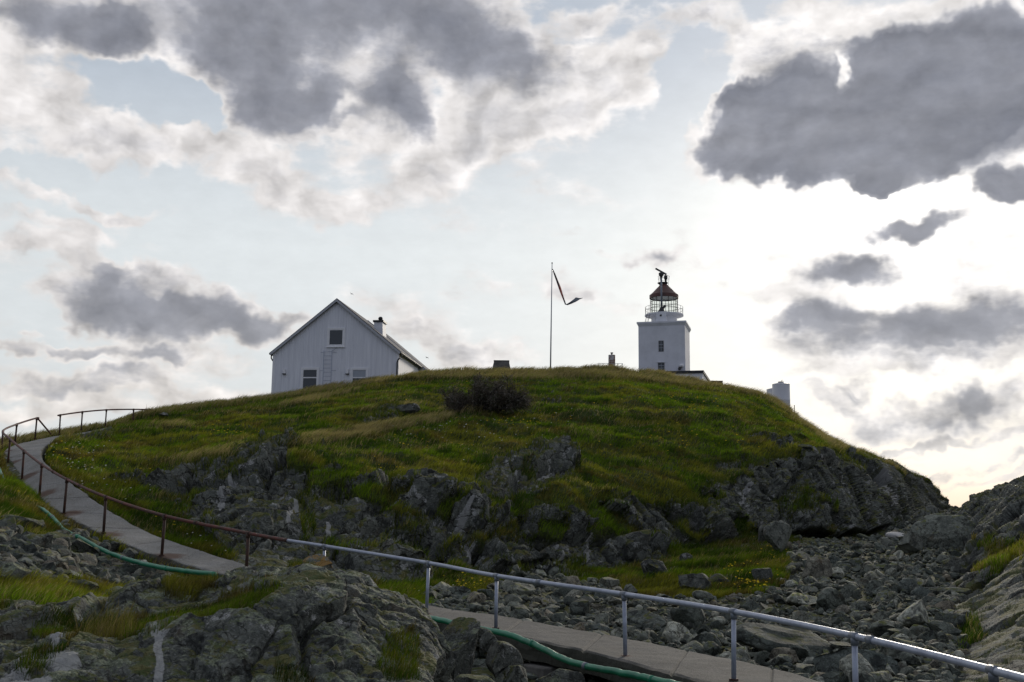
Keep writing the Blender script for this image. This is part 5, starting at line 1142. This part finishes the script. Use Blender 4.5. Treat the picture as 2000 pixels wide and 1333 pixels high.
x, z = lxz(1327, 718); l_ = MB().box(x - .05, x + .22, -h2 - .25, -h2, z - .05, z + .05).build('wall_lamp', M_DIRON, LH); MB().lathe([(0, .28), (.1, .25), (.14, .12), (.1, 0), (0, -.02)], (x + .02, -h2 - .2, z - .28), 10).build('lamp_body', M_DIRON, l_, smooth=True)
MB().lathe([(0, .3), (.16, .28), (.2, .14), (.14, 0), (0, -.02)], (x + .22, -h2 - .22, z - .02), 12).build('lamp_globe', M_TRIM, l_, smooth=True)
# lantern
lz = lambda py: float(P(1297, py, 107)[2]) - zb0
zd0 = ht; zd1 = lz(613); zg1 = lz(584); zr0 = lz(581); zr1 = lz(553)
mps = 107 / FPX; rl = 27.3 * mps; rg2 = 38.5 * mps
MB().lathe([(rl * .94, zd0 - .05), (rl * .94, zd1 - .05)], n=40).build('lantern_base', M_WHITE, LH, smooth=True)
MB().lathe([(rl * .94, zd1 - .30), (rg2 * .9, zd1 - .16), (rg2, zd1 - .12), (rg2, zd1), (rl * .9, zd1 + .01)], n=48).build('gallery', M_DIRON if False else M_WHITE, LH, smooth=False)
MB().lathe([(rl * .97, zd1), (rl * .97, zg1 + .15)], n=16).build('lantern_glass', M_CLEAR, LH)
ml = MB()
for k in range(14):
    a = 2 * math.pi * (k + .5) / 14; ml.tube([(rl * math.cos(a), rl * math.sin(a), zd1), (rl * math.cos(a), rl * math.sin(a), zg1 + .2)], .026, 5)
for zz in (zd1 + .05, zd1 + (zg1 - zd1) * .45, zd1 + (zg1 - zd1) * .85): ml.tube([(rl * math.cos(2 * math.pi * k / 32), rl * math.sin(2 * math.pi * k / 32), zz) for k in range(33)], .02, 5)
ml.build('mullions', M_DIRON, LH)
MB().lathe([(0, zg1 + .25), (rl * .98, zg1 + .25), (rl * .98, zr0 + .1)], n=40).build('lantern_ceiling', M_WHITE, LH, smooth=False)
rr_ = rl * 1.0
MB().lathe([(rr_ * 1.0, zr0), (rr_ * 1.06, zr0 + .02), (rr_ * 1.06, zr0 + .34), (rr_ * .99, zr0 + .40), (rr_ * .82, zr0 + .60), (rr_ * .60, zr0 + .92), (rr_ * .40, zr1 - .22), (rr_ * .27, zr1 - .03), (0, zr1)], n=40).build('lantern_roof', M_REDROOF, LH, smooth=False)
vt = MB().lathe([(.0, 0), (.34, .02), (.52, .16), (.50, .20), (.0, .22)], (-.1, 0, zr1 - .02), 20).build('top_platform', M_DIRON, LH)
MB().lathe([(0, -.1), (.09, 0), (.09, .28), (.15, .32), (.17, .62), (.10, .70), (0, .72)], (.18, 0, zr1 + .2), 14).build('vent', M_DARK, LH, smooth=True)
cg = MB(); zc = lz(556); zc1 = lz(537)
for zz, r_ in ((zc1, 11.3 * mps), (zc1 - .28, 11.0 * mps)): cg.tube([(r_ * math.cos(2 * math.pi * k / 20), r_ * math.sin(2 * math.pi * k / 20), zz) for k in range(21)], .014, 4)
for k in range(6):
    a = 2 * math.pi * k / 6 + .3; cg.tube([(8.8 * mps * math.cos(a), 8.8 * mps * math.sin(a), zc), (11.3 * mps * math.cos(a), 11.3 * mps * math.sin(a), zc1)], .016, 4)
cg.build('top_railing', M_DIRON, LH)
gr = MB(); gh = lz(598)
for zz in (gh, (gh + zd1) / 2 + .08): gr.tube([((rg2 - .05) * math.cos(2 * math.pi * k / 40), (rg2 - .05) * math.sin(2 * math.pi * k / 40), zz) for k in range(41)], .016, 4)
for k in range(16):
    a = 2 * math.pi * k / 16; gr.tube([((rg2 - .05) * math.cos(a), (rg2 - .05) * math.sin(a), zd1), ((rg2 - .05) * math.cos(a), (rg2 - .05) * math.sin(a), gh)], .016, 4)
gr.build('gallery_railing', M_DIRON, LH)
yb = -rg2 - .02
bxa, bz1_ = lxz(1281.5, 609, yb); bxb, _ = lxz(1301, 609, yb); bh = MB().box(bxa, bxb, yb, -rl * .8, ht - .02, bz1_); bh = bh.build('radar_housing', M_WHITE, LH, bevel=.02)
hx_, hz_ = lxz(1290.5, 616.5, yb); MB().box(hx_ - .09, hx_ + .09, yb - .012, yb - .002, hz_ - .09, hz_ + .09).build('vent_hole', M_DARK, bh)
mx_, mz1 = lxz(1291.5, 540, yb + .3); mt = MB(); mt.tube([(mx_, yb + .3, bz1_), (mx_, yb + .3, mz1)], .085, 10); mt.build('radar_mast', M_GALVD, LH, smooth=True)
ft = MB(); ft.hexa([(mx_ - .34, yb + .1, bz1_), (mx_ + .34, yb + .1, bz1_), (mx_ + .34, yb + .5, bz1_), (mx_ - .34, yb + .5, bz1_)], [(mx_ - .07, yb + .25, bz1_ + .5), (mx_ + .07, yb + .25, bz1_ + .5), (mx_ + .07, yb + .35, bz1_ + .5), (mx_ - .07, yb + .35, bz1_ + .5)]); ft.tube([(mx_ + .02, yb + .3, bz1_ + .2), (mx_ + .35, yb + .3, bz1_ + .62)], .12, 8); ft.build('mast_foot', M_DIRON, LH)
z0_ = mz1; hd = MB().lathe([(.05, -.30), (.10, -.12), (.24, .12), (.25, .30), (.16, .36), (0, .38)], (mx_, yb + .3, z0_), 14).build('radar_pedestal', M_DIRON, LH)
xa, za = lxz(1280.5, 525, yb + .3); xb, zb = lxz(1301.5, 536.5, yb + .3); d3 = Vector((xb - xa, 0, zb - za)).normalized(); n3 = Vector((-d3.z, 0, d3.x))
rb_ = MB(); A3 = Vector((xa, yb + .3, za)); B3 = Vector((xb, yb + .3, zb)); hw3 = .075
rb_.hexa([A3 - n3 * hw3 + Vector((0, -.1, 0)), B3 - n3 * hw3 + Vector((0, -.1, 0)), B3 - n3 * hw3 + Vector((0, .1, 0)), A3 - n3 * hw3 + Vector((0, .1, 0))], [A3 + n3 * hw3 + Vector((0, -.1, 0)), B3 + n3 * hw3 + Vector((0, -.1, 0)), B3 + n3 * hw3 + Vector((0, .1, 0)), A3 + n3 * hw3 + Vector((0, .1, 0))]); rb_.build('radar_scanner', M_DIRON, LH)
st_ = MB(); sx0, sz0 = lxz(1262, 626, -h2 + .4); sx1, sz1 = lxz(1267, 612, -1.0)
for dx_ in (0, .28): st_.tube([(sx0 + dx_ - .15, -h2 + .5, ht), (sx1 + dx_ - .1, -1.2, zd1)], .025, 4)
for k in range(1, 5): t = k / 5; st_.tube([(sx0 - .15 + (sx1 - sx0 + .05) * t, -h2 + .5 + (h2 - 1.7) * t, ht + (zd1 - ht) * t), (sx0 + .13 + (sx1 - sx0 + .05) * t, -h2 + .5 + (h2 - 1.7) * t, ht + (zd1 - ht) * t)], .018, 4)
st_.build('gallery_ladder', M_DIRON, LH)
# low service building in front of the tower's right corner
ac = PV(1372, 724, 103); aw = 8.5; al = 7.6
AB_ = empty('service_building', (ac.x, ac.y, zb0), A_, label='low white flat-roofed building with a dark roof edge at the foot of the lighthouse', cat='building')
# tower stands behind its rear edge: keep the block clear of the tower footprint
lq = Vector((ac.x - ctr.x, ac.y - ctr.y)); lxx = lq.x * lx.x + lq.y * lx.y; lyy = lq.x * ly.x + lq.y * ly.y
za_ = ac.z - zb0; yfree = -h2 - lyy - .03
MB().box(-aw, 0, 0, yfree, 0, za_ - .24).build('wall', M_WHITE, AB_)
if lxx - h2 > .3: MB().box(-(lxx - h2) + .05, -.002, yfree + .002, al, 0, za_ - .24).build('side_wing', M_WHITE, AB_)
MB().box(-aw - .12, .12, -.12, yfree, za_ - .24, za_).build('roof', M_DARK, AB_)
MB().box(-(lxx - h2) + .05, .12, yfree + .002, al + .12, za_ - .238, za_ - .002).build('roof_edge', M_DIRON, AB_)

# ---------------------------------------------------------------- flagpole and pennant
fb = PV(1075, 728, 82); ftp = PV(1078.3, 515, 82); FP = empty('flagpole', (fb.x, fb.y, fb.z - .3), label='thin tall white flagpole on the crest of the knoll', cat='flagpole')
o3 = Vector((fb.x, fb.y, fb.z - .3)); MB().tube([(0, 0, 0), ftp - o3], .055, 8, .028).build('pole', M_BLIND, FP, smooth=True)
MB().lathe([(0, -.05), (.05, 0), (.05, .06), (0, .1)], tuple(ftp - o3), 8).build('finial', M_DIRON, FP)
pl = [(1079, 526, .06), (1083, 536, .12), (1088, 549, .16), (1093, 562, .22), (1096, 572, .20), (1100, 583, .16), (1104.5, 595, .12), (1108, 595.5, .12), (1115, 592, .2), (1122, 588, .3), (1127, 584.5, .36), (1132, 584, .16), (1138, 582.5, .04)]
pts = [PV(a, b, 82) for a, b, _ in pl]; pv = []; pf_ = []
for i, (p_, (_, _, w_)) in enumerate(zip(pts, pl)):
    t = (pts[min(i + 1, len(pts) - 1)] - pts[max(i - 1, 0)]).normalized(); n3 = Vector((-t.z, 0, t.x)); 
    for k in range(5): s_ = (k / 4 - .5); pv.append(p_ + n3 * w_ * s_ * .95 + Vector((0, math.sin(i * 1.1 + k) * .1 + s_ * .3, 0)))
for i in range(len(pts) - 1):
    for k in range(4): pf_.append((i * 5 + k, i * 5 + k + 1, (i + 1) * 5 + k + 1, (i + 1) * 5 + k))
m, g, b, out = mat('pennant_cloth'); cz = g.sep(g.n('ShaderNodeTexCoord').outputs['Generated'])[2]; cx_ = g.sep(g.n('ShaderNodeTexCoord').outputs['Generated'])[0]
g.put(b.inputs['Base Color'], g.mix(g.mr(cx_, .18, .3), (.05, .035, .04), g.mix(g.mr(cx_, .30, .42), (.30, .06, .04), g.mix(g.mr(cx_, .6, .75), (.045, .05, .07), (.13, .15, .17))))); b.inputs['Roughness'].default_value = .9
pm = MB().add(pv, pf_); po = pm.build('pennant', m, smooth=True); sm = po.modifiers.new('thickness', 'SOLIDIFY'); sm.thickness = .02; tag(po, 'long narrow dark and red pennant streaming from the top of the flagpole', 'pennant')

# ---------------------------------------------------------------- crest blocks, beacon, tanks, poles
def block(px0, px1, top_l, top_r, pyt, pyb, d, label, m_=M_CONC, dep=1.0):
    a = PV(px0, pyb, d); b = PV(px1, pyb, d); c = PV(top_l, pyt, d); e = PV(top_r, pyt, d); z0 = a.z - .8; z1 = c.z; xm = (a.x + b.x) / 2
    r_ = empty('concrete_block', (xm, d + dep / 2, z0), label=label, cat='concrete block'); ex = .8 / (z1 - a.z) * ((c.x - a.x) - 0)
    V0 = [(a.x - xm - .15, -dep / 2, 0), (b.x - xm + .15, -dep / 2, 0), (b.x - xm + .15, dep / 2, 0), (a.x - xm - .15, dep / 2, 0)]
    V1 = [(c.x - xm, -dep / 2 + .12, z1 - z0), (e.x - xm, -dep / 2 + .12, z1 - z0), (e.x - xm, dep / 2 - .12, z1 - z0), (c.x - xm, dep / 2 - .12, z1 - z0)]
    MB().hexa(V0, V1).build('shaft', m_, r_, bevel=.03)
    MB().box(c.x - xm - .03, e.x - xm + .03, -dep / 2 + .09, dep / 2 - .09, z1 - z0 + .002, z1 - z0 + .06).build('cap', m_, r_, bevel=.01)
M_CONCB = simple('brown_concrete', (.15, .115, .09), .9, var=.28, nscale=3, bd=.03)
block(959, 999, 965, 994, 705, 723, 79, 'grey tapered concrete block on the crest between the house and the flagpole', dep=1.1)
block(1386, 1415, 1390, 1412, 745, 760, 86, 'small brown tapered concrete block at the right end of the crest', M_CONCB, .9)
bc = PV(1195, 727, 96); BE = empty('beacon_post', (bc.x, bc.y, bc.z - .4), label='small white post with rusty side on the crest left of the lighthouse', cat='post')
bt_ = PV(1195, 694, 96).z - bc.z + .4; MB().lathe([(.30, 0), (.29, bt_), (0, bt_ + .01)], n=20).build('shaft', worn('rust_streaked_paint', (.50, .48, .47), (.17, .08, .05), .47, .56, 1.6), BE, smooth=False)
MB().lathe([(.06, 0), (.06, .12), (.12, .15), (.12, .22), (0, .24)], (0, 0, bt_), 10).build('cap', M_DIRON, BE)
bb0 = PV(1168, 725, 93); bb1 = PV(1216, 725, 93); tr_ = PV(1170, 710, 93).z
FE = empty('low_railing', bb0, label='low thin grey railing round the small white post on the crest', cat='railing'); hh_ = tr_ - bb0.z
hr = MB(); wdt = bb1.x - bb0.x
for zz in (hh_, hh_ * .6): hr.tube([(0, 0, zz), (wdt, 0, zz), (wdt, 2.5, zz)], .018, 5)
hr.build('rail', M_BLIND, FE)
for k in range(6): MB().tube([(wdt * k / 5, 0, -.2), (wdt * k / 5, 0, hh_)], .02, 5).build('post', M_BLIND, FE)
def tank(px0, px1, pyt, d, label, knob):
    a = PV(px0, pyt, d); b = PV(px1, pyt, d); r_ = (b.x - a.x) / 2; z0 = a.z - 6.5
    t = empty('storage_tank', ((a.x + b.x) / 2, d, z0), label=label, cat='tank', group='white tanks behind the knoll'); h_ = a.z - z0
    MB().lathe([(r_, 0), (r_, h_ * .45), (r_ * 1.012, h_ * .45 + .02), (r_ * 1.012, h_ * .45 + .08), (r_, h_ * .45 + .1), (r_, h_ * .75), (r_ * 1.01, h_ * .75 + .02), (r_ * 1.01, h_ * .75 + .06), (r_, h_ * .75 + .08), (r_, h_ - .05)], n=44).build('shell', M_TANK, t, smooth=True)
    MB().lathe([(r_ * 1.01, h_ - .05), (r_ * 1.01, h_), (r_ * .5, h_ + .13), (0, h_ + .17)], n=44).build('lid', M_TANK, t)
    if knob:
        MB().lathe([(.28, 0), (.28, .14), (0, .17)], (0, 0, h_ + .12), 16).build('hatch', M_DIRON, t); MB().tube([(.05, 0, h_ + .28), (.06, 0, h_ + .4), (.15, 0, h_ + .44), (.22, 0, h_ + .38)], .02, 5).build('vent_pipe', M_DIRON, t)
tank(1508.5, 1542, 751, 112, 'taller white cylindrical tank with a hatch behind the right shoulder of the knoll', True)
tank(1497.5, 1530, 761, 115.5, 'lower white cylindrical tank half hidden behind the taller one', False)
for (px, pt, lab) in ((1546, 797, 'shorter of two thin poles right of the white tanks'), (1552.5, 793, 'taller of two thin poles right of the white tanks')):
    a = PV(px, 826, 90); t = PV(px, pt, 90); r_ = empty('marker_pole', (a.x, a.y, a.z - .4), label=lab, cat='pole'); MB().tube([(0, 0, 0), (0, 0, t.z - a.z + .4)], .028, 6).build('rod', M_CONC, r_); MB().tube([(0, 0, t.z - a.z + .4), (0, 0, t.z - a.z + .45)], .04, 6).build('tip', M_DIRON, r_)

# ---------------------------------------------------------------- gulls
def gull(px, py, d, span, bank, head, label):
    c = PV(px, py, d); v = MB()
    body = [(-.30, 0, 0), (-.2, 0, .005), (-.05, 0, 0), (.12, 0, 0), (.22, 0, .01), (.28, 0, .01), (.34, 0, 0)]; rad = [.012, .035, .07, .06, .035, .04, .008]
    n = 8; vs_ = []; fs_ = []
    for p_, r_ in zip(body, rad):
        for k in range(n): a = 2 * math.pi * k / n; vs_.append((p_[0], r_ * math.cos(a), p_[2] + r_ * .9 * math.sin(a)))
    for i in range(len(body) - 1):
        for k in range(n): fs_.append((i * n + k, i * n + (k + 1) % n, (i + 1) * n + (k + 1) % n, (i + 1) * n + k))
    v.add(vs_, fs_)
    for s_ in (-1, 1):
        prof = [(.05, .10, 0), (.10, .30 , .10), (.02, .52, .06), (-.12, .72, -.02)]; ch = [.16, .15, .10, .02]
        w_ = []
        for (x, y, z), c_ in zip(prof, ch): w_ += [(x + c_ * .4, s_ * (y - .08), z), (x - c_ * .6, s_ * (y - .08), z - .01), (x, s_ * (y - .08), z + .018)]
        f_ = []
        for i in range(3):
            for k in range(3): f_.append((i * 3 + k, i * 3 + (k + 1) % 3, (i + 1) * 3 + (k + 1) % 3, (i + 1) * 3 + k))
        v.add(w_, f_ + [(9, 10, 11)])
    v.add([(-.28, .0, .01), (-.42, -.07, 0), (-.42, .07, 0), (-.28, 0, -.01)], [(0, 1, 2), (3, 2, 1)])
    o = v.build('gull', simple('gull_feathers_' + str(px), (.20, .20, .21), .8, var=.1), smooth=True); o.location = c; o.scale = (span,) * 3; o.rotation_euler = (bank, .1, head); tag(o, label, 'gull', 'gulls in flight')
gull(687, 574.5, 150, .62, .35, 2.5, 'gull flying in the sky above the house roof'); gull(834, 699, 150, .62, .3, 2.6, 'gull flying just right of the house, over the grass'); gull(1420, 750, 150, .45, -.5, .9, 'tiny gull low above the brown block on the crest')

# ---------------------------------------------------------------- wind-shaped shrub
sb = hit(945, 800, vmin=8.2); SH = empty('shrub', sb, label='dark leafless wind-bent shrub on the upper slope of the knoll', cat='shrub')
sr_ = np.random.default_rng(5); mp = sb.y / FPX; SHW, SHH = 98 * mp, 78 * mp
limbs = MB(); tw_p = []; 
def grow(p, d, L, r_, lvl):
    pts = [p]; q_ = p
    for i in range(5):
        d = (d + Vector(sr_.normal(0, .16, 3)) + Vector((.05, 0, .02))).normalized(); q_ = q_ + d * L / 5; pts.append(q_)
    if lvl < 2: limbs.tube([tuple(a) for a in pts], r_, 5, r_ * .45)
    else: tw_p.append((pts[0], pts[2], pts[4], r_))
    if lvl == 3: return
    nk = [9, 9, 7][lvl]
    for k in range(nk):
        t = sr_.uniform(.25, 1.0); b_ = pts[min(int(t * 5), 5)]; dv = (d * .6 + Vector(sr_.normal(0, .62, 3)) + Vector((.12, 0, .05))).normalized()
        grow(b_, dv, L * [.58, .55, .55][lvl] * sr_.uniform(.6, 1.2), r_ * .45, lvl + 1)
for k in range(20):
    a = sr_.uniform(0, 2 * np.pi); x0_ = -.95 + 2.0 * (k + sr_.random()) / 20; fan = (x0_ + sr_.normal(0, .25)); dv = Vector((fan * 1.15 + .10, math.sin(a) * .45, sr_.uniform(.45, 1.0))).normalized()
    grow(Vector((x0_ * .45 * SHW, sr_.uniform(-.5, .5), -.05)), dv, SHH * sr_.uniform(.45, .72), .055, 0)
limbs.build('branches', simple('dark_bark', (.035, .03, .026), .9, var=.2), SH)
tw = np.array([[list(a), list(b), list(c)] for a, b, c, r_ in tw_p]); nT = len(tw)
ok = (np.abs(tw[:, 2, 0] - .05 * SHW) / (1.02 * SHW)) ** 2 + (tw[:, 2, 2] / (1.0 * SHH)) ** 2 < 1.0; ok &= tw[:, 2, 2] > -.3; ok &= (sr_.random(len(tw)) < .72); tw = tw[ok]; nT = len(tw)
dr = np.repeat(tw, 2, 0) + sr_.normal(0, .09, (nT * 2, 1, 3)) + sr_.normal(0, .05, (nT * 2, 3, 3)); nT = len(dr)
sd_ = sr_.normal(size=(nT, 3)); sd_ /= np.linalg.norm(sd_, axis=1, keepdims=True); wv = sd_ * sr_.uniform(.006, .013, (nT, 1))
V = np.stack([dr[:, 0] - wv, dr[:, 0] + wv, dr[:, 1] + wv, dr[:, 1] - wv, dr[:, 2]], 1).reshape(-1, 3); kk = np.arange(nT)[:, None] * 5
lp = np.concatenate([kk + np.array([[0, 1, 2, 3]]), kk + np.array([[3, 2, 4]])], 1).ravel(); s0 = np.stack([np.arange(nT) * 7, np.arange(nT) * 7 + 4], 1).ravel()
ct = np.where(sr_.random((nT, 1)) < .35, np.array([.19, .175, .15]), np.array([.09, .072, .055])) * sr_.uniform(.5, 1.5, (nT, 1)); gr_ = (sr_.random((nT, 1)) < .12); ct = np.where(gr_, np.array([.05, .06, .03]), ct)
npmesh('twigs', V, lp, s0, np.tile([4, 3], nT), M_TWIG, False, {'col': np.repeat(ct, 5, 0)}, SH)
print('TWIGS', nT, 'objects', len(bpy.data.objects))
